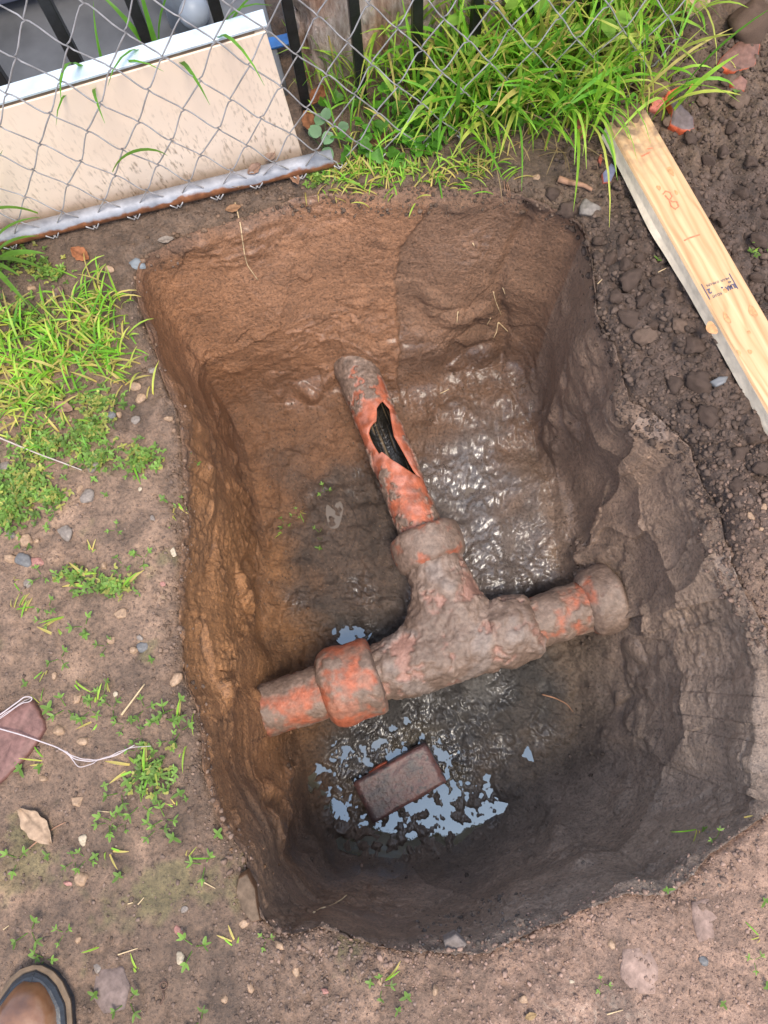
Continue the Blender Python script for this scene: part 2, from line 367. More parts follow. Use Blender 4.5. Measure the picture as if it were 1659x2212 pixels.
    def floor_fields(pf, sf, dgf):
        fx, fy = pf[:, 0], pf[:, 1]; pf2 = pf*np.array([1, 1, 0])
        front = sstep(0.12, 0.02, fy-PC[1]-0.15*(fx-PC[0])+0.04+.05*fbm(pf2*8, 2, 59))      # deeper, wetter chamber in front of the drain
        base_f = 0.034*fbm(pf2*5, 3, 61)+0.012*fbm(pf2*14, 3, 62)
        G1, g1 = worley2(fx*24+0.5*pn(pf2*25, 64), fy*24, 65); G2, g2 = worley2(fx*70+.4*pn(pf2*60, 67), fy*70, 66)
        rdg = 1-np.abs(fbm(pf2*24, 3, 63))*3
        blob = 0.010*np.clip(1-(G1/0.65)**2, 0, 1)*g1+0.006*np.clip(1-(G2/0.6)**2, 0, 1)*g2+0.008*rdg+0.012*fbm(pf2*34, 3, 60)
        rbr = np.hypot((fx-bw[0])/1.35, fy-bw[1]+0.01)
        pool = sstep(0.24, 0.10, rbr+0.10*fbm(pf2*9, 3, 68))
        fine = 0.004*fbm(pf2*70, 3, 69)
        lr = sstep(-0.08, 0.08, fx-PC[0]+0.05+.05*fbm(pf2*9, 2, 58))
        crum = (1-lr)*(1-front)
        dz = base_f*(1-0.65*pool)+blob*(0.35+0.25*front+.25*crum)+fine*(.7+.6*pool) + 0.03*(1-front) - 0.014*pool+.020*pool*fbm(pf2*34, 4, 70, .6)
        up_l = np.array([.066, .042, .029]); up_r = np.array([.118, .093, .081]); fr = np.array([.038, .034, .032])
        cf = up_l*(1-lr[:, None])+up_r*lr[:, None]; cf = cf*(1-front[:, None])+fr*front[:, None]
        cf = cf*(1+0.5*fbm(pf2*12, 4, 71, .6))[:, None]*(1+.5*crum*(g2-.5))[:, None]
        dkl = np.exp(-(((fx-dkp[0])/0.11)**2+((fy-dkp[1])/0.07)**2))[:, None]; cf = cf*(1-dkl)+dkl*np.array([.03, .026, .023])
        gre = sstep(0.2, 0.5, fbm(pf2*9, 3, 73))[:, None]*front[:, None]; cf = cf*(1-0.6*gre)+0.6*gre*np.array([.13, .122, .114])
        mudw = (pool*sstep(-.1, .3, fbm(pf2*8, 3, 78)))[:, None]; cf = cf*(1-.5*mudw)+.5*mudw*np.array([.09, .07, .04])
        ce = np.stack([np.interp((dgf+12*fbm(pf2*6, 2, 75)) % 360, keys, tab[:, i]) for i in range(3)], 1)*(.66-.24*front)[:, None]
        eb = sstep(0.60, 1.0, sf+.28*fbm(pf2*8, 3, 76)); cf = cf*(1-eb[:, None])+ce*eb[:, None]
        w = np.clip(0.58+0.7*fbm(pf2*9, 3, 74)+0.30*lr*(1-front)+0.50*pool-0.25*crum-.10*front*(1-pool), 0.2, 1.0)*(1-.4*eb)
        return dz, cf, w
    dzv = np.zeros(len(p))
    dzv[flo], col[flo], wet[flo] = floor_fields(p[flo], s[flo], dg[flo])
    lowi = np.where(wall & (s < 0.30))[0]; wd, wc, ww = floor_fields(p[lowi], np.ones(len(lowi)), dg[lowi])
    wg = 1-sstep(0, .16, s[lowi]); dzv[lowi] = wd*wg; disp[lowi] *= (1-wg)
    wg2 = 1-sstep(0, .24, s[lowi]+.16*fbm(p[lowi]*9, 3, 77)); col[lowi] = col[lowi]*(1-wg2[:, None])+wc*wg2[:, None]; wet[lowi] = wet[lowi]*(1-wg2)+ww*wg2
    # --- surrounding ground
    pg = p[gr]; gx, gy = pg[:, 0], pg[:, 1]; d = s[gr]
    disp[gr] = ground_h(gx, gy)*sstep(-0.004, 0.03, d) + 0.006*fbm(pg*30, 2, 79)*np.exp(-d/0.05)
    rs = right_soil(gx, gy)
    n1 = fbm(pg*3, 3, 81); n2 = fbm(pg*11, 3, 82)
    cl = np.array([.192, .122, .081]); cn = np.array([.28, .174, .122]); cr_ = np.array([.090, .058, .043]); ca = np.array([.13, .085, .058])
    near = sstep(-0.35, 0.35, gx+0.25*n1)*sstep(0.35, 0.0, gy+0.2*n1)
    cg = cl*(1-near[:, None])+cn*near[:, None]
    dk = sstep(0.1, 0.45, n2+0.3*n1)[:, None]; cg = cg*(1-0.32*dk)
    cg = cg*(1+.40*fbm(pg*1.7, 2, 86))[:, None]
    lt = sstep(0.15, 0.5, fbm(pg*9, 3, 83))[:, None]; cg = cg*(1+0.45*lt)
    moss = sstep(0.24, 0.5, fbm(pg*5, 3, 84)+0.35*fbm(pg*40, 2, 85))[:, None]*sstep(0.4, 0.0, gx)[:, None]
    cg = cg*(1-0.5*moss)+0.5*moss*np.array([.16, .145, .055])
    cg = cg*(1-rs[:, None])+rs[:, None]*cr_*(1+0.5*n2[:, None])
    back = sstep(0.86, 0.98, gy+0.22*(-gx)*0.0-0.25*gx+0.08*n1)[:, None]; cg = cg*(1-back)+back*ca*(1+0.4*n2[:, None])
    crg, ccg = worley2(gx*38+0.4*pn(pg*np.array([50, 50, 0]), 4), gy*38, 3)
    cg = cg*(1-0.22*sstep(0.45, 0.7, crg))[:, None]*(0.9+0.2*ccg)[:, None]
    col[gr] = cg
    wet[gr] = np.clip(0.28+0.3*n1+0.1*near, 0.05, 0.6)*(1-0.5*rs)
    v = p+nn*disp[:, None]; v[:, 2] += dzv
    f = grid_faces(nr, NT, wrap_v=True)
    # close the tiny hole at the centre with a fan of quads onto the first ring
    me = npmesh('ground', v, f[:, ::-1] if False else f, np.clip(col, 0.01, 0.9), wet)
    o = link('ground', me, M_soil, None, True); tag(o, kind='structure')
    return o
ground = build_ground()
# make sure faces look up
if ground.data.polygons[-1].normal.z < 0:
    ground.data.flip_normals()
dg_ = bpy.context.evaluated_depsgraph_get()
def hit(x, y, lift=0.0):
    """the point of the ground sheet that a photo pixel looks at"""
    r = Vector(ray(x, y)).normalized(); ok, loc, nrm, i = ground.ray_cast(Vector(CAM), r)
    return (loc+Vector((0, 0, lift)), nrm) if ok else (Vector(P(x, y, 0)), Vector((0, 0, 1)))
def drop(x, y):
    ok, loc, nrm, i = ground.ray_cast(Vector((x, y, 1.2)), Vector((0, 0, -1)))
    return (loc, nrm) if ok else (Vector((x, y, 0)), Vector((0, 0, 1)))

# ---------------------------------------------------------------- the clay drain in the pit
M_clay = attr_mat('muddy_clay', 0.55, 0.22, 90, 0.003, 0, 0.45)
M_bore = attr_mat('wet_pipe_bore', 0.25, 0.35, 50, 0.004, 0, 0.6)
ZA = -0.455
def px_line(a, b, z): return np.array(P(*a, z)), np.array(P(*b, z))
MA, MB_ = px_line((650, 1510), (1230, 1320), ZA)
MD = (MB_-MA)/np.linalg.norm(MB_-MA)
def on_main(px):                      # distance along the main axis for a photo column
    y = 1510+(px-650)*(1320-1510)/(1230-650); return (np.array(P(px, y, ZA))-MA).dot(MD)
BA, BB = px_line((811, 900), (891, 1100), ZA)
BD = (BB-BA)/np.linalg.norm(BB-BA)
def on_branch(py):
    x = 811+(py-900)*80/200; return (np.array(P(x, py, ZA))-BA).dot(BD)
UP = np.array([0, 0, 1.0])
CLAY = np.array([.36, .105, .055]); CLAY2 = np.array([.31, .135, .088]); MUD = np.array([.165, .112, .085]); MUD2 = np.array([.20, .14, .108]); PINK = np.array([.31, .17, .13]); BUFF = np.array([.36, .24, .17])
def dirty(v, nrm, seed, bias, thick, bright=1.0, scale=11, patch=None):
    """mud crust on clay: returns displaced verts and colours"""
    n = fbm(v*scale, 4, seed, 0.55)+0.12*fbm(v*scale*6, 3, seed+9, .7)
    m = sstep(-0.10, 0.12, n+bias)                                   # thick crust
    film = sstep(-0.35, 0.10, n+bias+.25*fbm(v*45, 3, seed+8, .7))    # thin smear round it
    ridge = np.clip(1-np.abs(fbm(v*30, 3, seed+3))*4, 0, 1)
    crust = m*(0.0008+thick*np.clip(0.35+1.1*fbm(v*17, 4, seed+3, .5), 0, 1.4)+0.0006*ridge+0.0005*fbm(v*120, 3, seed+4, .7))
    worn = sstep(-0.1, 0.3, fbm(v*22, 3, seed+6))[:, None]
    c = (CLAY*(1-worn)+CLAY2*worn)*(0.95+0.35*fbm(v*60, 3, seed+7, .7))[:, None]*bright
    mt = sstep(-0.2, 0.35, fbm(v*18, 3, seed+5))[:, None]; mud = (MUD*(1-mt)+MUD2*mt)*(1+0.35*fbm(v*80, 3, seed+11, .7))[:, None]
    fl = (.72*film)[:, None]; c = c*(1-fl)+mud*fl
    c = c*(1-m[:, None])+mud*m[:, None]
    return v+nrm*(crust+0.0005*fbm(v*90, 3, seed+2))[:, None], np.clip(c, .01, .9)
def frame(D):
    s = np.cross(D, UP); s /= np.linalg.norm(s); u = np.cross(s, D); return s, u
def lathe(name, O, D, prof, parent, seed, bias, thick, nphi=150, step=0.0028, wall=None, mat=None, ends=True):
    """surface of revolution about axis O + u D, profile [(u, r)]"""
    s_, u_ = frame(D); us = [q[0] for q in prof]; L = 0; cum = [0]
    for a, b in zip(prof[:-1], prof[1:]): L += math.hypot(a[0]-b[0], a[1]-b[1]); cum.append(L)
    nu = max(6, int(L/step)); t = np.linspace(0, L, nu); uu = np.interp(t, cum, us); rr = np.interp(t, cum, [q[1] for q in prof])
    k = np.array([1, 2, 3, 2, 1.])/9
    if nu > 12: rr2 = np.convolve(np.pad(rr, 2, 'edge'), k, 'valid'); uu2 = np.convolve(np.pad(uu, 2, 'edge'), k, 'valid'); rr, uu = rr2, uu2
    ph = np.linspace(0, 2*np.pi, nphi, endpoint=False)
    rad = np.cos(ph)[:, None]*u_+np.sin(ph)[:, None]*s_
    v = O+uu[:, None, None]*D+rr[:, None, None]*rad[None]
    du = np.gradient(v, axis=0); dv = np.roll(v, -1, 1)-np.roll(v, 1, 1); nn = np.cross(du, dv); nn /= np.linalg.norm(nn, axis=2, keepdims=True)+1e-9
    if (nn[nu//2]*rad).sum() < 0: nn = -nn
    v = v.reshape(-1, 3); nn = nn.reshape(-1, 3)
    v2, c = dirty(v, nn, seed, bias, thick)
    f = grid_faces(nu, nphi, wrap_v=True)
    me = npmesh(name, v2, f, c); o = link(name, me, mat or M_clay, parent, True)
    return o
drain = empty('clay_drain', (0, 0, 0))
tag(drain, 'mud-caked terracotta sewer tee with hubs and broken branch pipe crossing the pit floor', 'drain pipe')
um = on_main
R0 = 0.062
lathe('run_pipe', MA, MD, [(um(470), R0), (um(715), R0)], drain, 101, -0.02, 0.004)
lathe('hub', MA, MD, [(um(698), .060), (um(699), .072), (um(708), .088), (um(724), .097), (um(742), .098), (um(762), .092), (um(785), .093), (um(806), .094), (um(814), .088), (um(817), .070), (um(818), .058)], drain, 112, -0.04, 0.004)
lathe('run_pipe', MA, MD, [(um(1130), .060), (um(1460), .060)], drain, 123, 0.05, 0.005)
lathe('hub', MA, MD, [(um(1262), .060), (um(1264), .066), (um(1275), .078), (um(1300), .082), (um(1322), .084), (um(1327), .082), (um(1328), .070), (um(1285), .060)], drain, 131, 0.16, 0.006)
ub = on_branch
lathe('hub', BA, BD, [(ub(1148), .054), (ub(1149), .080), (ub(1156), .088), (ub(1170), .091), (ub(1190), .091), (ub(1212), .086), (ub(1220), .072), (ub(1221), .060)], drain, 141, 0.10, 0.003)
# tee body: swept union of tubes, merged by a voxel remesh
def sweep_body():
    bm = bmesh.new()
    def add(pts, r):
        vs, fs = tube_np(pts, r, 28); vv = [bm.verts.new(v) for v in vs]
        for f in fs: bm.faces.new([vv[i] for i in f])
    def m_(px, dz=0): q = MA+MD*um(px); return Vector((q[0], q[1], q[2]+dz))
    def b_(py, dz=0): q = BA+BD*ub(py); return Vector((q[0], q[1], q[2]+dz))
    add([m_(812), m_(850), m_(950), m_(1075)], [.060, .070, .075, .072])
    add([m_(1058), m_(1066), m_(1100), m_(1140), m_(1150)], [.066, .078, .080, .076, .062])
    add([b_(1200), b_(1240), b_(1300), b_(1385)], [.070, .070, .074, .078])
    J = [m_(838), m_(870).lerp(b_(1340), .42), b_(1300).lerp(m_(900), .30), b_(1255), b_(1215)]
    add(J, [.056, .066, .070, .070, .066])
    J2 = [m_(1110), m_(1060).lerp(b_(1310), .40), b_(1270), b_(1225)]
    add(J2, [.056, .062, .066, .064])
    me = bpy.data.meshes.new('tee_src'); bm.to_mesh(me); bm.free()
    o = bpy.data.objects.new('tee_src', me); COL.objects.link(o)
    r = o.modifiers.new('r', 'REMESH'); r.mode = 'VOXEL'; r.voxel_size = 0.0034
    s = o.modifiers.new('s', 'SMOOTH'); s.iterations = 22; s.factor = 0.5
    ev = o.evaluated_get(bpy.context.evaluated_depsgraph_get()); em = bpy.data.meshes.new_from_object(ev)
    bpy.data.objects.remove(o); bpy.data.meshes.remove(me)
    n = len(em.vertices); v = np.zeros(n*3); em.vertices.foreach_get('co', v); v = v.reshape(-1, 3)
    nn = np.zeros(n*3); em.vertex_normals.foreach_get('vector', nn); nn = nn.reshape(-1, 3)
    sd = 151
    lump = fbm(v*11, 3, sd); v = v+nn*(0.004*lump+0.0025*fbm(np.stack([v[:, 0]*70, v[:, 1]*18, v[:, 2]*18], 1), 3, sd+2))[:, None]
    n_ = fbm(v*13, 4, sd+4, .6)
    low = sstep(ZA-0.022, ZA-0.034, v[:, 2]+0.006*fbm(v*14, 2, sd+5))       # clean buff underside
    m = sstep(-0.42, -0.12, n_+.15*fbm(v*60, 3, sd+14, .7))*(1-low)
    cru, cc = worley2(v[:, 0]*34+.4*pn(v*30, 5), v[:, 1]*34, 77)
    crust = m*(0.003+0.007*np.clip(.4+1.2*fbm(v*22, 4, sd+6, .62), 0, 1.3)+0.0008*fbm(v*110, 3, sd+15, .7)+0.005*sstep(0.0, .3, fbm(v*12, 2, sd+8))*np.clip(1-(cru/.6)**2, 0, 1))
    c = (PINK*(1-low[:, None])+BUFF*low[:, None])*(0.9+.4*fbm(v*30, 2, sd+9))[:, None]
    mt = sstep(-.2, .35, fbm(v*9, 3, sd+10))[:, None]; mud = MUD*(1-mt)+MUD2*mt*1.08
    grey = sstep(.12, .3, fbm(v*10, 2, sd+12))[:, None]; mud = mud*(1-.5*grey)+.5*grey*np.array([.23, .19, .17])
    c = c*(1-m[:, None])+mud*m[:, None]*(.95+.35*fbm(v*60, 3, sd+11))[:, None]
    v = v+nn*crust[:, None]
    em.vertices.foreach_set('co', v.astype(np.float32).ravel())
    a = em.attributes.new('Col', 'FLOAT_COLOR', 'POINT'); q = np.ones((n, 4), np.float32); q[:, :3] = np.clip(c, .01, .9); a.data.foreach_set('color', q.ravel())
    em.update(); em.materials.clear()
    o = link('tee_body', em, M_clay, drain, True)
    o['label'] = 'tee fitting thickly smeared with grey-brown mud'
sweep_body()
# branch pipe with the hole knocked through its crown
def broken_pipe():
    HOLE = [(829.5,865),(838,874),(845,881),(847,900),(850,921),(853,940),(860,952),(866,962),(875,977),(886,997),(895,1012),(908,1032),(893,1023),(875,1011),(860,1001),(845,992),(833,982),(824,976),(817,982),(811,973),(804,962),(797,948),(793,937),(797,924),(805,914),(812,909),(814,895),(814,881),(822,870)]
    ro, ri = 0.0535, 0.0470; s_, u_ = frame(BD)
    poly = []
    for x, y in HOLE:
        d = ray(x, y); w = CAM-BA; d_ = d-d.dot(BD)*BD; w_ = w-w.dot(BD)*BD
        A = d_.dot(d_); B = 2*d_.dot(w_); Cc = w_.dot(w_)-ro*ro; disc = max(0, B*B-4*A*Cc); t = (-B-math.sqrt(disc))/(2*A)
        q = CAM+t*d-BA; poly.append((q.dot(BD), math.atan2(q.dot(s_), q.dot(u_))*ro))
    poly = np.array(poly); phc = poly[:, 1].mean()/ro
    u0, u1 = ub(600), ub(1160); nphi = 190; nu = int((u1-u0)/0.0019)
    ug = np.linspace(u0, u1, nu); phg = np.linspace(0, 2*np.pi, nphi, endpoint=False)+phc-np.pi
    U, PH = np.meshgrid(ug, phg, indexing='ij'); q = np.stack([U.ravel(), PH.ravel()*ro], 1)
    ins = np.zeros(len(q), bool)
    for i in range(len(poly)):
        a, b = poly[i], poly[(i+1) % len(poly)]
        c = ((a[1] > q[:, 1]) != (b[1] > q[:, 1])) & (q[:, 0] < (b[0]-a[0])*(q[:, 1]-a[1])/(b[1]-a[1]+1e-12)+a[0]); ins ^= c
    f = grid_faces(nu, nphi, wrap_v=True); kill = ins[f].any(1); fk = f[~kill]
    # verts next to a removed face snap to the outline
    edge = np.zeros(len(q), bool); edge[f[kill].ravel()] = True; used = np.zeros(len(q), bool); used[fk.ravel()] = True; edge &= used
    qe = q[edge]; best = np.full(len(qe), 9.); bp = qe.copy()
    for i in range(len(poly)):
        a, b = poly[i], poly[(i+1) % len(poly)]; ab = b-a; t = np.clip(((qe-a)@ab)/(ab@ab), 0, 1); pr = a+t[:, None]*ab; d = ((qe-pr)**2).sum(1)
        mm = d < best; best[mm] = d[mm]; bp[mm] = pr[mm]
    q[edge] = bp
    def pos(r):
        ph = q[:, 1]/ro; return BA+q[:, :1]*BD+r*(np.cos(ph)[:, None]*u_+np.sin(ph)[:, None]*s_), np.cos(ph)[:, None]*u_+np.sin(ph)[:, None]*s_
    vo, no = pos(ro); vi, ni = pos(ri)
    du = q[:, 0]
    bias = np.interp(du, [ub(780), ub(835), ub(860), ub(1020), ub(1045), ub(1075), ub(1100), ub(1150)], [.5, .35, -.12, -.22, .12, -.02, .06, -.1])
    sideb = -0.25+0.55*np.abs(np.sin((q[:, 1]/ro-phc)/2))**2*1.6
    n = fbm(vo*17, 4, 161, .6)
    dn = np.sqrt(((q[:, None, :]-poly[None])**2).sum(2)).min(1); clean = np.exp(-(dn/.016)**2)
    m = sstep(-.03, .05, n+bias+sideb*.6-clean*.5)
    c = (np.array([.42, .118, .060])*(1-.25*sstep(0, .3, fbm(vo*22, 2, 163))[:, None])+.06*sstep(-.1, .3, fbm(vo*30, 2, 164))[:, None])*(.9+.4*fbm(vo*40, 2, 165))[:, None]
    mt = sstep(-.2, .35, fbm(vo*18, 3, 166))[:, None]
    mud = (MUD*(1-mt)+MUD2*mt)*(.95+.7*fbm(vo*80, 3, 168, .7))[:, None]; fl = .6*sstep(-.32, .08, n+bias+sideb*.6-clean*.4+.25*fbm(vo*50, 3, 169, .7))[:, None]
    c = c*(1-fl)+mud*fl; c = c*(1-m[:, None])+mud*m[:, None]
    vo = vo+no*(m*(.0022+.004*np.clip(.4+fbm(vo*28, 3, 167), 0, 1))*(1-clean))[:, None]
    # compact
    idx = -np.ones(len(q), int); idx[used] = np.arange(used.sum()); nU = used.sum()
    fo = idx[fk]
    e = np.concatenate([fk[:, [0, 1]], fk[:, [1, 2]], fk[:, [2, 3]], fk[:, [3, 0]]]); key = np.sort(e, 1); un, inv, cnt = np.unique(key, axis=0, return_inverse=True, return_counts=True)
    be = e[cnt[inv.ravel()] == 1]
    be = be[edge[be].all(1)]
    vr = np.r_[vo[used], vi[used]]
    rimf = np.stack([idx[be[:, 1]], idx[be[:, 0]], idx[be[:, 0]]+nU, idx[be[:, 1]]+nU], 1)
    co = np.clip(c[used], .01, .9)
    fr_c = np.tile(CLAY*1.2, (nU, 1))
    me = npmesh('branch_pipe', np.r_[vo[used], vi[used]], np.r_[fo, rimf], np.r_[co, fr_c])
    o = link('branch_pipe', me, M_clay, drain, True); o['label'] = 'orange branch pipe with a jagged hole broken through its crown'
    vb, nb = pos(ri+0.0004); n2 = fbm(np.stack([q[:, 0]*6, q[:, 1]*90, q[:, 0]*0], 1), 3, 171)
    cb = np.array([.018, .016, .014])*(1+1.5*np.clip(n2, 0, 1))[:, None]+sstep(.12, .4, n2)[:, None]*np.array([.10, .065, .03])
    me = npmesh('bore', vb[used]-nb[used]*(0.003*np.clip(n2[used], 0, 1))[:, None], fo[:, ::-1], np.clip(cb[used], .008, .5))
    link('bore', me, M_bore, o, True)['label'] = 'black slimy inside of the broken pipe'
broken_pipe()

# ---------------------------------------------------------------- water and the brick
M_water, nt, b = nodes_of('muddy_water')
tc = N(nt, 'ShaderNodeTexCoord').outputs['Object']
nt.links.new(ramp(nt, noise(nt, tc, 9), [(.3, (.035, .030, .018)), (.7, (.10, .085, .05))]), b.inputs['Base Color'])
b.inputs['Roughness'].default_value = 0.02; b.inputs['IOR'].default_value = 2.3; b.inputs['Specular Tint'].default_value = (.60, .80, 1.0, 1); b.inputs['Specular IOR Level'].default_value = 0.5  # sky's blue put into the specular tint; high IOR brightens the reflection
nt.links.new(bump(nt, noise(nt, tc, 30), 0.04, 0.004), b.inputs['Normal'])
def puddle(name, px, py, rx, ry, z):
    c = P(px, py, z); bm = bmesh.new(); vs = [bm.verts.new((c[0]+rx*math.cos(a)*(1+.12*math.sin(3*a)), c[1]+ry*math.sin(a)*(1+.1*math.cos(2*a)), z)) for a in np.linspace(0, 2*np.pi, 48, endpoint=False)]
    bm.faces.new(vs); me = bpy.data.meshes.new(name); bm.to_mesh(me); bm.free()
    o = link(name, me, M_water); tag(o, kind='structure'); return o
puddle('puddle', 880, 1690, 0.30, 0.20, ZF-0.010)
M_silt = simple('silty_water', (.115, .088, .064), .12, 0, .12, 20)
for x, y, rx, ry in ((722, 1110, .022, .045), (1018, 1058, .030, .028)):
    g = hit(x, y)[0]; o = puddle('puddle', x, y, rx, ry, g.z+.0015); o.data.materials[0] = M_silt
puddle('puddle', 760, 1372, 0.05, 0.03, ZF+0.012)

def brick_mat():
    m, nt, b = nodes_of('wet_brick'); tc = N(nt, 'ShaderNodeTexCoord').outputs['Object']
    c = ramp(nt, noise(nt, tc, 14, 5), [(.32, (.024, .022, .025)), (.46, (.078, .040, .037)), (.7, (.145, .068, .058))])
    c = mix(nt, ramp(nt, noise(nt, tc, 75, 4), [(.52, (0, 0, 0)), (.66, (1, 1, 1))]), c, (.04, .03, .03))
    nt.links.new(c, b.inputs['Base Color']); b.inputs['Roughness'].default_value = .42
    nt.links.new(bump(nt, noise(nt, tc, 90, 5), .8, .004), b.inputs['Normal']); return m
M_brick = brick_mat()
def rough_box(name, sx, sy, sz, amp, seed, cuts=14, bev=.005):
    bm = bmesh.new(); bmesh.ops.create_cube(bm, size=1); bmesh.ops.scale(bm, vec=(sx, sy, sz), verts=bm.verts)
    bmesh.ops.bevel(bm, geom=bm.edges[:], offset=bev, segments=2, affect='EDGES')
    bmesh.ops.subdivide_edges(bm, edges=[e for e in bm.edges if e.calc_length() > max(sx, sy, sz)/cuts*1.5], cuts=cuts, use_grid_fill=True)
    me = bpy.data.meshes.new(name); bm.to_mesh(me); bm.free()
    n = len(me.vertices); v = np.zeros(n*3); me.vertices.foreach_get('co', v); v = v.reshape(-1, 3); nn = np.zeros(n*3); me.vertex_normals.foreach_get('vector', nn); nn = nn.reshape(-1, 3)
    e = ((np.abs(np.abs(v)-np.array([sx, sy, sz])/2) < bev*1.6).sum(1) >= 2)
    v = v+nn*(amp*fbm(v*28, 3, seed)-e*amp*2.2*np.maximum(0, fbm(v*38, 2, seed+3)))[:, None]
    me.vertices.foreach_set('co', v.astype(np.float32).ravel()); me.update(); return me
bz = ZF+0.035
q = [np.array(P(x, y, bz)) for x, y in ((762, 1687), (920, 1605), (965, 1685), (805, 1783))]
ctr = sum(q)/4; ex = (q[1]+q[2]-q[0]-q[3])/2; ey = (q[0]+q[1]-q[2]-q[3])/2
me = rough_box('brick', np.linalg.norm(ex), np.linalg.norm(ey), .06, .003, 201, 14, .002)
o = link('brick', me, M_brick, None, True); o.location = (ctr[0], ctr[1], bz-.03); o.rotation_euler = (.05, -.03, math.atan2(ex[1], ex[0]))
tag(o, 'dark red brick lying in the muddy puddle at the bottom of the pit', 'brick')

# ---------------------------------------------------------------- chain link fence, panel, iron railing, things behind
def galv(name, base, rough=.38):
    m, nt, b = nodes_of(name); tc = N(nt, 'ShaderNodeTexCoord').outputs['Object']
    nt.links.new(ramp(nt, noise(nt, tc, 45, 5), [(.3, tuple(x*.75 for x in base)), (.7, tuple(min(1, x*1.2) for x in base))]), b.inputs['Base Color'])
    b.inputs['Metallic'].default_value = .5; b.inputs['Roughness'].default_value = rough; return m
M_wire = galv('galvanised_wire', (.40, .38, .38), .5)
def rail_mat():
    m, nt, b = nodes_of('galvanised_rail'); tc = N(nt, 'ShaderNodeTexCoord').outputs['Object']
    g = ramp(nt, noise(nt, tc, 30, 5), [(.3, (.17, .175, .20)), (.7, (.34, .345, .38))])
    ge = N(nt, 'ShaderNodeNewGeometry'); sp = N(nt, 'ShaderNodeSeparateXYZ'); nt.links.new(ge.outputs['Normal'], sp.inputs[0])
    mm = N(nt, 'ShaderNodeMath', operation='MULTIPLY_ADD'); nt.links.new(noise(nt, tc, 18, 5), mm.inputs[0]); mm.inputs[1].default_value = 1.3
    s2 = N(nt, 'ShaderNodeMath', operation='MULTIPLY_ADD'); nt.links.new(sp.outputs[2], s2.inputs[0]); s2.inputs[1].default_value = -.7; s2.inputs[2].default_value = .12
    nt.links.new(s2.outputs[0], mm.inputs[2])
    rf = ramp(nt, mm.outputs[0], [(.45, (0, 0, 0)), (.6, (1, 1, 1))])
    rust = ramp(nt, noise(nt, tc, 60, 4), [(.3, (.10, .035, .015)), (.7, (.26, .10, .04))])
    nt.links.new(mix(nt, rf, g, rust), b.inputs['Base Color'])
    iv = N(nt, 'ShaderNodeMath', operation='MULTIPLY_ADD'); nt.links.new(rf, iv.inputs[0]); iv.inputs[1].default_value = -.15; iv.inputs[2].default_value = .15
    nt.links.new(iv.outputs[0], b.inputs['Metallic']); b.inputs['Roughness'].default_value = .55
    nt.links.new(bump(nt, noise(nt, tc, 120), .3, .002), b.inputs['Normal']); return m
M_rail = rail_mat()
FA, FB = P(0, 530, .02), P(690, 362, .02); FD = (FB-FA); FD[2] = 0; FD /= np.linalg.norm(FD); FN = np.array([-FD[1], FD[0], 0])   # FN points away from the viewer
def fence_pt(s, z, off=0.0): q = FA+FD*s+FN*off; return Vector((q[0], q[1], z))
fence = empty('chain_link_fence', fence_pt(0.3, 0)); FO = fence.location.copy()
tag(fence, 'galvanised chain-link fence with a rusty bottom rail along the back of the pit', 'fence')
HP = 0.04525
def wire_path(k):
    pts = []; j = 0; s0 = .3624
    zj = lambda j: .257+.0608*(j-4)
    js = list(range(0, 17)); 
    for j in js:
        sg = 1 if (j+k) % 2 == 0 else -1
        s = s0+HP*k+HP*.5*sg+.002*math.sin(j*1.7+(2*k+sg)*.5)+.002*math.sin((2*k+sg)*1.1); z = zj(j)+.003*math.sin((2*k+sg)*.9+j)
        sag = .012*math.sin(s*5+j*.5)
        pts.append((s, z, sg, sag))
    out = []
    # knuckled lower end
    s, z, sg, sag = pts[0]
    out += [fence_pt(s+sg*.014, z+.012, -.010)-FO, fence_pt(s+sg*.004, z-.004, -.008)-FO]
    for i, (s, z, sg, sag) in enumerate(pts):
        if i == 0: out.append(fence_pt(s-sg*.004, z, sag*.3-.003)-FO); continue
        ps, pz, psg, psag = pts[i-1]
        for t in (.12, .3, .5, .7, .88):
            e = t+.02*math.sin(2*math.pi*t); out.append(fence_pt(ps+(s-ps)*e, pz+(z-pz)*t, sag*.3+.0035*math.cos(math.pi*t)*(1 if i % 2 else -1))-FO)
        out.append(fence_pt(s+sg*.0015, z, sag*.3-.002*sg)-FO)
    return out
for k in range(-18, 25):
    tube_obj('wire', wire_path(k), .00145, M_wire, fence, 6)
rr = tube_obj('bottom_rail', [fence_pt(s, .024+.002*math.sin(s*4), .012)-FO for s in np.linspace(-.7, .735, 16)], .0185, M_rail, fence, 24)
tube_obj('top_rail', [fence_pt(s, 1.21, .012)-FO for s in (-.7, 0, .8, 2.4)], .0205, M_rail, fence, 20)
for s in (-.7, 2.4): tube_obj('post', [fence_pt(s, -.1, .05)-FO, fence_pt(s, 1.25, .05)-FO], .024, M_rail, fence, 20)

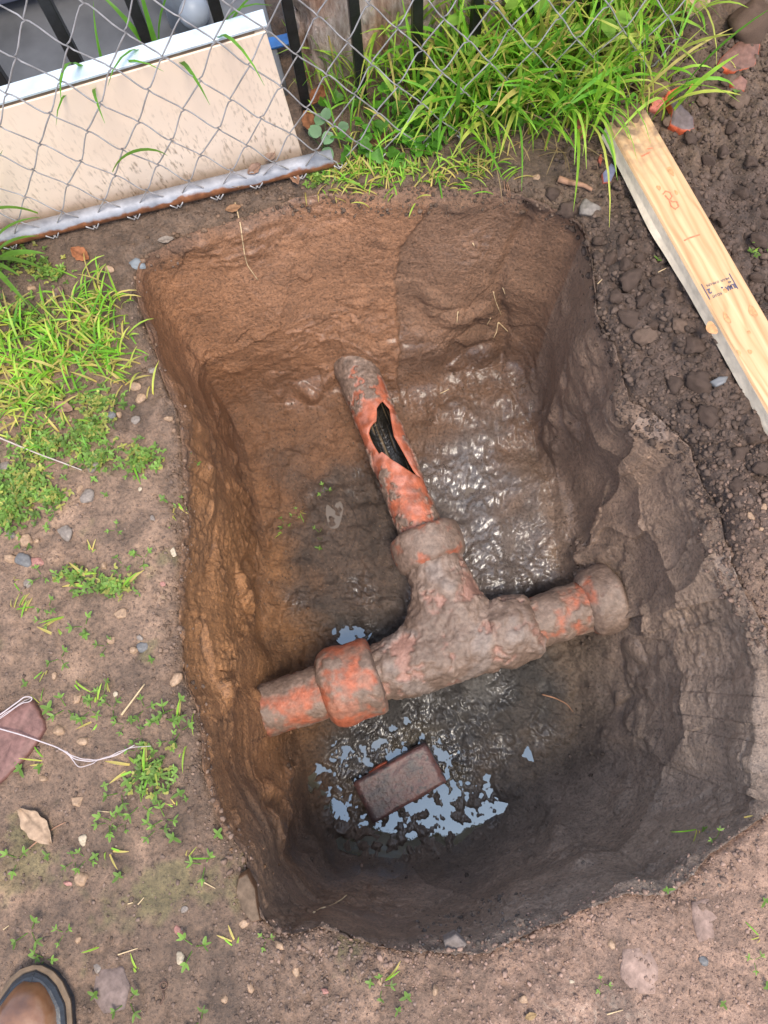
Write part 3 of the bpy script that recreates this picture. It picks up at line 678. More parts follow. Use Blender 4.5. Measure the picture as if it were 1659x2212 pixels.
# cream panel leaning behind the mesh
def panel_mat():
    m, nt, b = nodes_of('cream_board'); tc = N(nt, 'ShaderNodeTexCoord').outputs['Object']
    c = ramp(nt, noise(nt, tc, 5, 3), [(.3, (.83, .64, .49)), (.7, (.89, .71, .56))])
    mp = N(nt, 'ShaderNodeMapping'); mp.inputs['Scale'].default_value = (160, 160, 45); nt.links.new(tc, mp.inputs[0])
    st = ramp(nt, noise(nt, mp.outputs[0], 1.0, 3), [(.54, (0, 0, 0)), (.70, (1, 1, 1))])
    pa = ramp(nt, noise(nt, tc, 6, 3), [(.36, (.1, .1, .1)), (.6, (.9, .9, .9))])
    sp = N(nt, 'ShaderNodeSeparateXYZ'); nt.links.new(tc, sp.inputs[0])
    mr = N(nt, 'ShaderNodeMapRange'); nt.links.new(sp.outputs[2], mr.inputs[0]); mr.inputs[1].default_value = .26; mr.inputs[2].default_value = 0.0; mr.inputs[3].default_value = .25; mr.inputs[4].default_value = 1.1
    ff = N(nt, 'ShaderNodeMath', operation='MULTIPLY'); nt.links.new(st, ff.inputs[0]); nt.links.new(pa, ff.inputs[1])
    f2 = N(nt, 'ShaderNodeMath', operation='MULTIPLY', use_clamp=True); nt.links.new(ff.outputs[0], f2.inputs[0]); nt.links.new(mr.outputs[0], f2.inputs[1])
    c = mix(nt, f2.outputs[0], c, (.25, .17, .11))
    mud = N(nt, 'ShaderNodeMapRange'); nt.links.new(sp.outputs[2], mud.inputs[0]); mud.inputs[1].default_value = .07; mud.inputs[2].default_value = 0.0; mud.inputs[3].default_value = 0; mud.inputs[4].default_value = .8
    mm = N(nt, 'ShaderNodeMath', operation='MULTIPLY', use_clamp=True); nt.links.new(mud.outputs[0], mm.inputs[0]); nt.links.new(noise(nt, tc, 35, 5), mm.inputs[1])
    c = mix(nt, mm.outputs[0], c, (.30, .21, .13))
    nt.links.new(c, b.inputs['Base Color']); b.inputs['Roughness'].default_value = .5; return m
M_panel = panel_mat(); M_trim = simple('pale_metal_trim', (.62, .70, .76), .35, .25, .15, 30); M_ply = simple('board_core', (.16, .11, .07), .8)
PA = FA+FN*.045; PB = FB+FN*.045
ang = math.atan2(FD[1], FD[0])
tl = V(0, 240, PA, PB); trp = V(606, 62, PA, PB); brp = V(655, 345, PA, PB)
s_r = (brp-PA).dot(FD); s_l = (tl-PA).dot(FD); slope = (trp[2]-tl[2])/((trp-PA).dot(FD)-s_l); zt = trp[2]-.6*slope
panel = empty('cream_panel', tuple(Vector(PA+FD*(s_r-.6)))); panel.location.z = 0; panel.rotation_euler = (0, -math.atan(slope), ang)
tag(panel, 'cream laminated board with pale metal top edge standing behind the chain-link mesh', 'panel')
W2 = .62
link('board', box_mesh('board', 2*W2-.02, .016, zt+.03, .0015, 1, (-.01, .010, (zt+.03)/2-.03)), M_panel, panel)
link('core', box_mesh('core', 2*W2-.04, .012, .006, 0, 1, (-.02, .0105, zt+.0035)), M_ply, panel)
link('metal_trim', box_mesh('metal_trim', 2*W2-.005, .036, .006, .001, 1, (-.012, .020, zt+.0105)), M_trim, panel)
# iron railing
M_iron = simple('black_iron', (.012, .012, .013), .35, 0, .4, 60, .0015)
q4 = P(663, 246, 0); IOFF = (q4-FA).dot(FN)
IA = FA+FN*IOFF; IB = FB+FN*IOFF
rail = empty('iron_railing', tuple(IA)); rail.location.z = 0
tag(rail, 'black iron railing of square pickets behind the chain-link fence', 'railing')
for (x, y) in ((-150, 215), (12, 185), (142, 86), (305, 53), (470, 32), (635, 88), (768, 60), (901, 20), (1031, 10), (1160, 5), (1285, 5)):
    p = V(x, y, IA, IB)
    o = link('picket', box_mesh('picket', .021, .021, 1.25, .0015, 1, (0, 0, .575)), M_iron, rail); o.location = (p[0]-IA[0], p[1]-IA[1], 0); o.rotation_euler.z = ang
for z in (1.08, 1.18):
    o = link('rail', box_mesh('rail', 2.6, .03, .03, .002, 1, (.55, 0, z)), M_iron, rail); o.rotation_euler.z = ang
# weathered timber block right of the panel
def bark_mat():
    m, nt, b = nodes_of('weathered_timber'); tc = N(nt, 'ShaderNodeTexCoord').outputs['Object']
    mp = N(nt, 'ShaderNodeMapping'); mp.inputs['Scale'].default_value = (60, 60, 11); nt.links.new(tc, mp.inputs[0])
    n1 = noise(nt, mp.outputs[0], 1.0, 6, .7); n2 = noise(nt, tc, 9, 4)
    c = ramp(nt, n1, [(.3, (.20, .13, .10)), (.5, (.46, .35, .30)), (.72, (.70, .60, .55))])
    c = mix(nt, ramp(nt, n2, [(.45, (0, 0, 0)), (.65, (.8, .8, .8))]), c, mix(nt, 1.0, c, (1.0, .66, .45), 'MULTIPLY'))
    nt.links.new(c, b.inputs['Base Color']); b.inputs['Roughness'].default_value = .85
    nt.links.new(bump(nt, n1, 1.0, .012), b.inputs['Normal']); return m
M_bark = bark_mat()
SA = FA+FN*(IOFF+.07)
me = rough_box('weathered_stump', 1.15, .22, .55, .012, 301, 26, .02)
o = link('weathered_stump', me, M_bark, None, True); c = SA+FD*1.30+FN*.11; o.location = (c[0], c[1], .20); o.rotation_euler.z = ang
tag(o, 'weathered grey-brown slab of old timber behind the railing and tall grass', 'timber')
# paved yard, tub and pipe beyond the panel
M_conc = simple('damp_concrete', (.115, .115, .118), .6, 0, .35, 7, .002)
c = FA+FN*(IOFF+.06); o = link('concrete_yard', box_mesh('concrete_yard', 2.6, 3.0, .06, .006, 2, (0, 1.5, 0)), M_conc); cc = c+FD*(-.62); o.location = (cc[0], cc[1], .012); o.rotation_euler.z = ang; tag(o, kind='structure')
M_tub = simple('lavender_plastic', (.42, .44, .58), .35, 0, .12, 5); M_pvc = simple('grey_plastic_pipe', (.32, .36, .42), .4, 0, .15, 12); M_blue = simple('blue_plastic', (.02, .12, .36), .4)
tub = empty('plastic_tub', tuple(P(90, 30, .05))); tub.location.z = .043; tub.rotation_euler.z = ang+.02
tag(tub, 'pale lavender plastic tub with a rolled rim on the concrete behind the railing', 'tub')
def frustum(name, a, b, h, z0, mat, parent, bev=.03):
    bm = bmesh.new(); bmesh.ops.create_cube(bm, size=1)
    for v in bm.verts: w = a if v.co.z < 0 else b; v.co = Vector((v.co.x*w[0], v.co.y*w[1], z0+(v.co.z+.5)*h))
    bmesh.ops.bevel(bm, geom=[e for e in bm.edges], offset=bev, segments=4, affect='EDGES'); me = bpy.data.meshes.new(name); bm.to_mesh(me); bm.free()
    o = link(name, me, mat, parent, True); return o
for nm, a, bb, h, z0, bv in (('body', (.80, .36), (.86, .42), .16, 0, .03), ('rim', (.90, .46), (.90, .46), .022, .15, .008)):
    o = frustum(nm, a, bb, h, z0, M_tub, tub, bv); o.location = (-.1, .215, 0)
pipe = empty('drain_stub', tuple(P(398, 62, .03))); pipe.location.z = .03; tag(pipe, 'grey plastic drain stub with a rounded cap on the concrete', 'pipe')
tube_obj('pipe', [(0, 0, 0), (0, 0.01, .22)], .028, M_pvc, pipe, 24)
bm = bmesh.new(); bmesh.ops.create_uvsphere(bm, u_segments=24, v_segments=14, radius=.036); me = bpy.data.meshes.new('cap'); bm.to_mesh(me); bm.free()
o = link('cap', me, M_pvc, pipe, True); o.location = (.035, -.005, .05)
p = P(612, 84, .05); o = link('plastic_scrap', box_mesh('plastic_scrap', .07, .03, .006, .001, 1), M_blue); o.location = (p[0], p[1], .046); o.rotation_euler.z = ang
tag(o, 'blue plastic scrap beside the top corner of the cream panel', 'scrap')

# ---------------------------------------------------------------- the plank
def wood_mat():
    m, nt, b = nodes_of('fresh_pine'); tc = N(nt, 'ShaderNodeTexCoord').outputs['Object']
    mp = N(nt, 'ShaderNodeMapping'); mp.inputs['Scale'].default_value = (3.2, 70, 70); nt.links.new(tc, mp.inputs[0])
    ds = N(nt, 'ShaderNodeMapping'); ds.inputs['Scale'].default_value = (3, 9, 9); nt.links.new(tc, ds.inputs[0])
    dn = N(nt, 'ShaderNodeTexNoise', Scale=1.6, Detail=2.0); nt.links.new(ds.outputs[0], dn.inputs['Vector'])
    wv = N(nt, 'ShaderNodeTexWave', wave_type='BANDS', bands_direction='Y', Scale=17.0, Distortion=14.0, Detail=3.0); wv.inputs['Detail Scale'].default_value = .7
    m2 = N(nt, 'ShaderNodeMapping'); m2.inputs['Scale'].default_value = (.22, 1, 1); nt.links.new(tc, m2.inputs[0]); nt.links.new(m2.outputs[0], wv.inputs['Vector'])
    g = noise(nt, mp.outputs[0], 1.0, 4, .6)
    c = ramp(nt, wv.outputs['Fac'], [(.2, (.58, .385, .215)), (.8, (.53, .34, .18)), (.98, (.48, .29, .145))])
    mq = N(nt, 'ShaderNodeMapping'); mq.inputs['Scale'].default_value = (1.1, 34, 34); nt.links.new(tc, mq.inputs[0]); g2 = noise(nt, mq.outputs[0], 1.6, 3, .5)
    c = mix(nt, 1.0, c, ramp(nt, g2, [(.35, (.80, .74, .66)), (.55, (1.03, 1.02, 1.0)), (.7, (1.1, 1.1, 1.12))]), 'MULTIPLY')
    c = mix(nt, 1.0, c, ramp(nt, g, [(.3, (.88, .86, .83)), (.7, (1.08, 1.07, 1.06))]), 'MULTIPLY')
    sp = N(nt, 'ShaderNodeSeparateXYZ'); nt.links.new(tc, sp.inputs[0])
    mr = N(nt, 'ShaderNodeMapRange'); nt.links.new(sp.outputs[0], mr.inputs[0]); mr.inputs[1].default_value = .16; mr.inputs[2].default_value = 0.0; mr.inputs[3].default_value = 0; mr.inputs[4].default_value = 1.5
    dd = N(nt, 'ShaderNodeMath', operation='MULTIPLY', use_clamp=True); nt.links.new(mr.outputs[0], dd.inputs[0]); nt.links.new(ramp(nt, noise(nt, tc, 38, 5), [(.4, (.05, .05, .05)), (.65, (1, 1, 1))]), dd.inputs[1])
    c = mix(nt, dd.outputs[0], c, (.22, .14, .085))
    sm = ramp(nt, noise(nt, tc, 24, 4), [(.62, (0, 0, 0)), (.74, (.45, .45, .45))]); c = mix(nt, sm, c, (.36, .22, .12))
    nt.links.new(c, b.inputs['Base Color']); b.inputs['Roughness'].default_value = .6
    nt.links.new(bump(nt, g, .25, .002), b.inputs['Normal']); return m
M_wood = wood_mat(); M_knot = simple('pine_knot', (.47, .24, .10), .5, 0, .3, 120); M_wane = simple('wane_edge', (.80, .66, .49), .7, 0, .15, 50, .002)
M_ink = simple('stamp_ink', (.075, .07, .12), .7, 0, .3, 300); M_crayon = simple('red_crayon', (.62, .17, .085), .7, 0, .25, 300)
ZT = .072
p0 = P(1353, 252, ZT); p1 = P(1592, 671, ZT); LD = p1-p0; LD /= np.linalg.norm(LD); WD = np.array([LD[1], -LD[0], 0]); WD = -WD if WD[0] > 0 else WD   # WD towards the pit
plank = empty('lumber_plank', tuple(p0)); plank.location.z = ZT
plank.rotation_euler.z = math.atan2(LD[1], LD[0])
tag(plank, 'pale pine stud with ink grade stamp and red crayon marks beside the pit', 'plank')
LL, WW, TT = 1.30, .090, .040
sgn = 1 if np.cross(np.append(LD[:2], 0), np.append(WD[:2], 0))[2] > 0 else -1    # local +y side that faces the pit
def plank_mesh():
    nx = 130; X = np.linspace(0, LL, nx); vs = []
    wane = .010+.004*np.sin(X*9)+.007*np.exp(-((X-.27)/.07)**2)+.003*pn(np.stack([X*25, X*0, X*0], 1), 3)
    for i, x in enumerate(X):
        e = .002*pn(np.array([[x*14, 1.3, 0]]), 5)[0]
        w = wane[i]; low = .003+.007*math.exp(-((x-.24)/.10)**2)
        ring = [(sgn*(WW/2-.004), 0), (sgn*(WW/2), -.004), (sgn*(WW/2+low*.3), -TT*.55), (sgn*(WW/2+low+e), -TT+.004), (sgn*(WW/2+low-.006), -TT), (-sgn*(WW/2-.002), -TT), (-sgn*WW/2, -TT+.002), (-sgn*WW/2, -.003), (-sgn*(WW/2-.003), 0)]
        vs += [(x, y, z) for y, z in ring]
    k = 9; fs = [(i*k+a, i*k+(a+1) % k, (i+1)*k+(a+1) % k, (i+1)*k+a) for i in range(nx-1) for a in range(k)]
    fs += [tuple(range(k)), tuple((nx-1)*k+a for a in reversed(range(k)))]
    me = pymesh('board', vs, fs); bm = bmesh.new(); bm.from_mesh(me); bmesh.ops.recalc_face_normals(bm, faces=bm.faces[:]); bm.to_mesh(me); bm.free(); return me
bo = link('board', plank_mesh(), M_wood, plank); bo.data.materials.append(M_wane)
for f in bo.data.polygons:
    if abs(f.center.y-sgn*WW/2) < .02 and sgn*f.normal.y > .4 and f.center.z < -.003: f.material_index = 1
LMi = np.linalg.inv(np.column_stack([LD, np.cross([0, 0, 1.0], LD), [0, 0, 1]]))
def lp(x, y): q = P(x, y, ZT)-np.array([p0[0], p0[1], ZT]); q = LMi@q; return q[0], q[1]
def disc(name, x, y, rx, ry, mat, z=.0006, rot=0):
    n = 18; vs = []
    for r, zz in ((1, 0), (.55, .0007)):
        for i in range(n):
            a = 2*math.pi*i/n; w = 1+.12*math.sin(3*a+x*50); vs.append((x+r*w*(rx*math.cos(a)*math.cos(rot)-ry*math.sin(a)*math.sin(rot)), y+r*w*(rx*math.cos(a)*math.sin(rot)+ry*math.sin(a)*math.cos(rot)), z+zz))
    fs = [(i, (i+1) % n, n+(i+1) % n, n+i) for i in range(n)]+[tuple(n+i for i in range(n))]
    return link(name, pymesh(name, vs, fs), mat, plank, True)
for x, y, rx, ry in ((1626, 673, .013, .007), (1570, 687, .013, .005), (1618, 718, .004, .003), (1423, 406, .006, .004), (1461, 416, .006, .003), (1449, 370, .012, .005), (1567, 628, .005, .004), (1620, 760, .005, .004), (1596, 762, .006, .003)):
    u, w = lp(x, y); disc('knot', u, w, rx, ry, M_knot)
u, w = lp(1537, 709); o = disc('knot', u, w, .014, .010, M_knot); 
def text(s, x, y, size, sx=1.0, bold=0.0):
    cu = bpy.data.curves.new('txt', 'FONT'); cu.body = s; cu.size = size; cu.align_x = 'LEFT'; cu.offset = bold; cu.extrude = 0.0001
    o = bpy.data.objects.new('txt', cu); COL.objects.link(o)
    me = bpy.data.meshes.new_from_object(o.evaluated_get(bpy.context.evaluated_depsgraph_get())); bpy.data.objects.remove(o)
    q = link('stamp_text', me, None, plank); me.materials.clear(); me.materials.append(M_ink)
    # text x runs across the board towards the pit, text up runs along the board
    q.matrix_local = Matrix(((0, 1, 0, x), (sgn*sx, 0, 0, y), (0, 0, 1 if sgn < 0 else 1, .0009), (0, 0, 0, 1)))
    return q
uC, wC = lp(1555, 620)
def st(s, up, along, size, sx=1., bold=0.0): return text(s, uC+up, wC+sgn*along, size, sx, bold)
if True:
    st('KD-HT', .011, .003, .008, .85); st('2', -.004, .0195, .0145, .9, .0006); st('D FIR-L(N)', -.0135, -.0035, .0067, .85)
    st('ILMA', .004, -.029, .014, .67, .0004); st('48', -.0045, -.0255, .0067, 1); st('NLGA', -.0125, -.025, .0067, 1); disc('stamp_text', uC+.003, wC-sgn*.003, .002, .002, M_ink)
    for a in (-.0295, .030):
        o = link('stamp_bar', box_mesh('stamp_bar', .036, .0016, .0003, 0, 1, (uC-.001, wC+sgn*a, .0008)), M_ink, plank)
def stroke(pts, r=.0013):
    q = [(*lp(x, y), .0007) for x, y in pts]; v, f = tube_np(q, r, 5); v = [Vector((a.x, a.y, .0007+(a.z-.0007)*.25)) for a in v]
    link('crayon_mark', pymesh('crayon_mark', v, f), M_crayon, plank)
stroke([(1432,420),(1438,413),(1447,416),(1452,424),(1446,434),(1450,446),(1459,452),(1466,446),(1462,436),(1452,436),(1443,430),(1436,422)], .0015)
stroke([(1478,520),(1490,514),(1500,511),(1512,507)], .0016); stroke([(1386,338),(1396,333),(1404,329)], .0018); stroke([(1398,322),(1410,320)], .0012)

# ---------------------------------------------------------------- rough lumps: clods, pebbles, shards
def ico(sub):
    bm = bmesh.new(); bmesh.ops.create_icosphere(bm, subdivisions=sub, radius=1); v = np.array([x.co[:] for x in bm.verts]); f = np.array([[q.index for q in x.verts] for x in bm.faces]); bm.free(); return v, f
IC1, IF1 = ico(1); IC2, IF2 = ico(2); IC3, IF3 = ico(3)
def lump_verts(sub, seed, amp=.35, facets=5, flat=1.0):
    v = (IC1, IC2, IC3)[sub-1].copy(); r = 1+amp*fbm(v*1.3+seed*3.1, 3, seed)
    v = v*r[:, None]; rg = np.random.default_rng(seed)
    for _ in range(facets):
        n = rg.normal(size=3); n /= np.linalg.norm(n); d = rg.uniform(.55, .85); h = v@n-d; v = v-np.maximum(h, 0)[:, None]*n
    v[:, 2] *= flat; return v
def clod_mesh(name, seed, color, sub=3, amp=.4, facets=5, flat=.75, var=.3, grain=.16):
    v = lump_verts(sub, seed, amp, facets, flat); v = v*(1+grain*fbm(v*5, 3, seed+5))[:, None]
    c = np.array(color)*(1+var*fbm(v*3, 3, seed+8))[:, None]
    return npmesh(name, v, (IF1, IF2, IF3)[sub-1], np.clip(c, .01, .9))
M_stone = attr_mat('pebble', .55, .25, 3.0, 0, 0, .45)
def place(me, name, x, y, size, mat, label, cat, group=None, rot=None, squash=1.0, sink=.35, lift=0.0, smooth=True, zoff=0.0):
    loc, nrm = hit(x, y); o = link(name, me, mat, None, smooth)
    o.scale = (size, size*squash, size); o.rotation_euler = rot if rot else (rnd.uniform(-.3, .3), rnd.uniform(-.3, .3), rnd.uniform(0, 6.28))
    o.location = loc+Vector((0, 0, size*.75*(1-sink)*.5+lift)); tag(o, label, cat, group); return o
CL_D = [clod_mesh('clod', 400+i, (.10, .068, .053), 3, .6, 9, .75, .4, .22) for i in range(5)]
CL_T = [clod_mesh('clod', 420+i, (.17, .115, .085), 3, .6, 8, .7, .3, .2) for i in range(3)]
for i, (x, y, s) in enumerate([(1360,609,.030),(1360,690,.028),(1390,650,.020),(1448,640,.022),(1410,705,.017),(1500,750,.022),(1528,900,.026),(1480,880,.018),(1600,985,.026),(1640,1010,.02),(1455,830,.022),(1510,830,.03),(1590,1050,.018),(1625,950,.018),(1380,560,.02),(1330,640,.018),
        (1420,610,.016),(1350,575,.017),(1500,420,.02),(1560,480,.018),(1600,420,.02),(1640,520,.022),(1530,350,.018),(1620,350,.02),(1580,280,.018),(1635,600,.02),(1490,300,.016),(1560,330,.014),(1230,452,.022),(1190,420,.02),(1290,520,.018),(1320,560,.02),(1345,520,.016),(1650,460,.018),(1545,540,.016)]):
    place(CL_D[i % 5], 'soil_clod', x, y, s, M_clod, 'dark brown soil clod in loose earth '+('between the pit and the plank' if x-1330 < (y-260)*.57 else 'beyond the plank'), 'clod', 'dark clods '+('between pit and plank' if x-1330 < (y-260)*.57 else 'beyond the plank'), smooth=False, squash=rnd.uniform(.6, 1), sink=.8)
for i, (x, y, s) in enumerate([(1392,732,.024),(1573,180,.018),(1593,224,.022),(1515,221,.015),(1535,208,.013),(1447,233,.011),(1444,267,.014),(1469,247,.011),(1534,224,.011),(1465,705,.018)]):
    place(CL_T[i % 3], 'soil_clod', x, y, s, M_clod, 'small pale dry clod resting on the dark loose earth', 'clod', 'pale dry clods', sink=.3)
def slab(name, px, z, thick, color, mat, label, cat, seed, lift=0.0, edge=None, tilt=0, par=None, base=None):
    """flat piece whose outline is read from the ground under those pixels"""
    pts = [Vector(P(x, y, z)) for x, y in px]; c = sum(pts, Vector())/len(pts); nn = len(pts)
    dense = []
    for i in range(nn):
        a, b = pts[i]-c, pts[(i+1) % nn]-c
        for t in range(5):
            q = a.lerp(b, t/5); dense.append(q*(1+.05*pn(np.array([[q.x*60, q.y*60, seed]]), seed)[0]))
    m = len(dense); rings = [(1.0, 0), (1.0, -thick), (.6, -thick)]; vs = []; cols = []
    prof = [(.0, .0), (.5, .001), (.93, .0005), (1.0, -.003), (1.01, -thick*.6), (.97, -thick)]
    color = np.array(color); ec = np.array(edge if edge is not None else color)
    for k, (s, dz) in enumerate(prof):
        for q in dense:
            w = Vector((q.x*s, q.y*s, dz)); n_ = pn(np.array([[q.x*s*70, q.y*s*70, seed+.5]]), seed+1)[0]; w.z += .003*n_*min(1, thick/.01); vs.append(w)
            cc = (ec if k >= 3 else color); cols.append(cc*(1+.35*n_))
    fs = [(k*m+i, k*m+(i+1) % m, (k+1)*m+(i+1) % m, (k+1)*m+i) for k in range(len(prof)-1) for i in range(m)]
    vs = np.array([v[:] for v in vs]); me = npmesh(name, vs, np.array(fs), np.clip(np.array(cols), .01, .9))
    if me.polygons[m*1].normal.z < 0: me.flip_normals()
    o = link(name, me, mat, par, False); g = hit(*px[0])[0] if base is None else None
    gl = drop(c.x, c.y)[0].z if base is None else base
    o.location = (c.x, c.y, gl+thick*.75+lift); o.rotation_euler = (tilt, tilt*.6, 0); tag(o, label, cat); return o
M_tile = attr_mat('terracotta_shard', .6, .3, 80, .002, 0, .3)
RED = (.46, .12, .075); OR = (.55, .11, .045); DK = (.10, .075, .085)
slab('terracotta_shard', [(1399,244),(1404,226),(1422,217),(1434,222),(1431,238),(1416,249)], .02, .014, (.50,.16,.12), M_tile, 'pinkish red clay shard against the soil-covered end of the plank', 'shard', 501)
slab('terracotta_shard', [(1432,220),(1440,205),(1466,192),(1468,200),(1452,217),(1438,223)], .03, .014, OR, M_tile, 'narrow bright orange clay shard above the pinkish one', 'shard', 502, 0, None, .3)
slab('terracotta_shard', [(1483,205),(1488,190),(1494,182),(1495,190),(1488,205)], .02, .01, RED, M_tile, 'tiny red clay sliver lying alone on dark soil', 'shard', 503)
slab('terracotta_shard', [(1432,246),(1450,243),(1466,258),(1488,275),(1491,298),(1480,303),(1462,302),(1438,292),(1442,262)], .02, .02, (.12,.09,.085), M_tile, 'dark glazed pipe fragment with bright orange broken edge beside the plank', 'shard', 504, .004, OR, .12)
slab('terracotta_shard', [(1545,150),(1552,136),(1590,100),(1640,92),(1636,125),(1628,150),(1580,162)], .03, .022, (.16,.085,.065), M_tile, 'large muddy red tile fragment with orange edge below the earth block', 'shard', 505, -.006, OR, .1)
slab('terracotta_shard', [(1568,196),(1590,180),(1608,190),(1602,210),(1580,208)], .03, .018, (.20,.10,.075), M_tile, 'half-buried brick fragment under a small seedling', 'shard', 506, .0, OR, .15)
slab('terracotta_shard', [(1240,268),(1255,252),(1268,270),(1266,300),(1250,292)], .02, .016, (.50,.15,.10), M_tile, 'orange clay shard half hidden by grass stems near the plank end', 'shard', 507)
slab('terracotta_shard', [(1298,385),(1316,363),(1330,372),(1318,400),(1302,402)], .01, .012, (.12,.13,.20), M_tile, 'blue-grey glazed shard with red edge between root and plank', 'shard', 508, .002, RED, .2)
slab('terracotta_shard', [(1290,350),(1296,335),(1300,348),(1296,362)], .01, .01, (.30,.08,.05), M_tile, 'thin dull red shard below the overhanging grass', 'shard', 509)
slab('brick_chip', [(796,1670),(820,1652),(836,1645),(836,1652),(806,1676)], ZF+.02, .02, (.42,.10,.05), M_tile, 'small orange brick chip floating in mud against the brick', 'chip', 510, 0, None, .1, None, ZF+.004)
slab('flat_stone', [(-60,1560),(20,1530),(66,1512),(92,1555),(96,1575),(60,1630),(0,1690),(-60,1740)], .012, .022, (.17,.088,.075), M_tile, 'flat reddish paving slab fragment under the frayed white string', 'stone', 511, -.008, (.15,.07,.055))
slab('foil_scrap', [(272,560),(288,549),(306,553),(308,568),(290,572),(276,570)], .01, .004, (.15,.17,.19), M_stone, 'crumpled silver-blue foil scrap at the pit corner near the rail', 'scrap', 512, .003, None, .25)
me = clod_mesh('earth_block', 440, (.13,.085,.062), 3, .30, 11, .85, .4, .16); o = place(me, 'earth_block', 1617, 62, .052, M_clod, 'large squarish block of earth at the top of the dug soil', 'clod', None, (.1, .2, .3), 1.0, .25, smooth=False)
for x, y, s, sq in ((1400, 188, .042, .55), (1412, 212, .036, .5)):
    place(clod_mesh('earth_lump', int(x), (.25,.165,.10), 3, .35, 3, .7), 'earth_lump', x, y, s, M_clod, 'pale tan lump of dry earth by the grass beyond the plank end', 'clod', 'tan earth lumps', (0, 0, .5), sq, .3)
for x, y, s in ((1337, 258, .024), (1370, 246, .020), (1352, 240, .016)):
    o = place(clod_mesh('soil_heap', int(x*3), (.24,.155,.095), 3, .45, 2, .5), 'soil_heap', x, y, s, M_clod, 'crumbly tan soil heaped on the end of the plank', 'soil', 'soil heaped on the plank', None, .75, .3); q = P(x, y, ZT); o.location = (q[0], q[1], ZT+s*.16)
place(clod_mesh('grey_stone', 460, (.17,.145,.125), 3, .3, 7, .7), 'grey_stone', 1272, 455, .024, M_stone, 'angular grey stone on the back edge of the pit beside a root', 'stone')
slab('slate_chip', [(1527,832),(1545,822),(1566,822),(1560,835),(1540,843)], .02, .010, (.15,.15,.155), M_stone, 'flat grey slate chip in the loose dug earth', 'stone', 513, .004)
# pebbles on the bare ground
PC_ = {'tan': (.31, .20, .125), 'grey': (.19, .155, .13), 'blue-grey': (.125, .12, .118), 'pinkish red': (.32, .15, .12), 'cream': (.42, .34, .24)}
PM = {k: [clod_mesh('pebble', 470+7*i+j*31, c, 3, .35, 8 if k != 'blue-grey' else 3, .55, .35, .03) for j in range(3)] for i, (k, c) in enumerate(PC_.items())}
PEB = [('tan',235,582,.016),('tan',69,622,.012),('grey',118,642,.013),('tan',291,835,.017),('tan',304,860,.016),('blue-grey',239,896,.013),('tan',257,896,.012),('grey',294,908,.012),('grey',202,1007,.017),('grey',10,1008,.016),('grey',188,1072,.020),('tan',173,1057,.011),
 ('grey',141,1151,.022),('tan',57,1168,.017),('grey',24,1154,.014),('tan',22,1206,.020),('blue-grey',52,1213,.021),('pinkish red',82,1213,.017),('tan',39,1161,.010),('tan',79,1168,.009),('cream',375,1195,.014),('tan',225,1222,.013),('cream',303,1057,.006),
 ('tan',262,1327,.015),('tan',239,1383,.013),('grey',303,1379,.009),('blue-grey',308,1398,.013),('tan',288,1405,.012),('tan',381,1466,.020),('tan',169,1507,.013),('tan',130,1578,.016),('tan',180,1600,.015),('tan',169,1732,.014),('cream',180,1814,.014),('tan',176,1898,.017),
 ('pinkish red',147,1909,.010),('tan',95,1682,.012),('tan',117,1459,.010),('pinkish red',387,2010,.012),('cream',390,2068,.013),('tan',527,1996,.012),('tan',602,2042,.012),('tan',485,2159,.010),('tan',542,2133,.012),('grey',399,1964,.009),('tan',169,2029,.010),
 ('tan',1622,1117,.013),('tan',1649,1095,.009),('tan',1643,1143,.009),('pinkish red',1610,985,.010),('tan',1158,384,.010),('grey',330,800,.012),('tan',347,1010,.008),('blue-grey',1520,2075,.010),('tan',940,2140,.012),('tan',1320,2040,.010),('grey',60,1260,.012),('tan',45,1020,.012),
 ('tan',150,905,.014),('grey',330,1120,.009),('tan',362,905,.014),('tan',640,2100,.012),('pinkish red',700,2140,.010),('cream',1235,2120,.006),('tan',1130,2160,.010),('tan',820,2120,.009),('grey',210,2090,.010),('cream',250,1500,.007),('tan',320,1560,.009),('pinkish red',352,1262,.007)]
def where(x, y):
    if x > 1450 and y < 1300: return 'on the loose earth beside the plank'
    if x < 560:
        for lim, t in ((700, 'on dark soil near the rusty rail'), (950, 'between the left grass clump and the pit'), (1250, 'below the mat of low weeds'), (1480, 'on open soil between weeds and string'), (1720, 'beside the frayed white string'), (1960, 'near the curled dry leaf')):
            if y < lim: return t
        return 'on trodden soil near the boot'
    return 'on the near trodden rim beyond the boot' if y > 1500 else 'on the back rim'
for i, (k, x, y, s) in enumerate(PEB):
    place(PM[k][i % 3], 'pebble', x, y, s*.85, M_stone, k+' pebble '+where(x, y), 'pebble', k+' pebbles '+where(x, y), None, rnd.uniform(.55, .95), .75)
slab('mud_flake', [(1496,1030+950),(1496,1950),(1540,1938),(1560,1975),(1545,2030),(1510,2040)], .0, .008, (.24,.165,.135), M_clod, 'flat dried mud flake on the trodden soil near the sloping pit edge', 'clod', 514, -.005)
slab('mud_flake', [(1345,2050),(1400,2040),(1425,2090),(1420,2150),(1370,2150),(1340,2110)], .0, .008, (.27,.185,.15), M_clod, 'broad pale dried mud flake in the trodden soil', 'clod', 515, -.005)
slab('mud_flake', [(210,2090),(265,2085),(282,2130),(270,2180),(225,2190),(200,2150)], .0, .008, (.17,.125,.11), M_clod, 'round dark mud flake on the soil beside the boot', 'clod', 516, -.004)
slab('earth_flap', [(522,1890),(540,1880),(556,1915),(560,1955),(566,1985),(548,1990),(526,1958),(516,1920)], -.005, .03, (.13,.09,.062), M_clod, 'cracked-off strip of earth leaning at the corner of the pit rim', 'clod', 517, .004, (.12,.06,.03), .16)
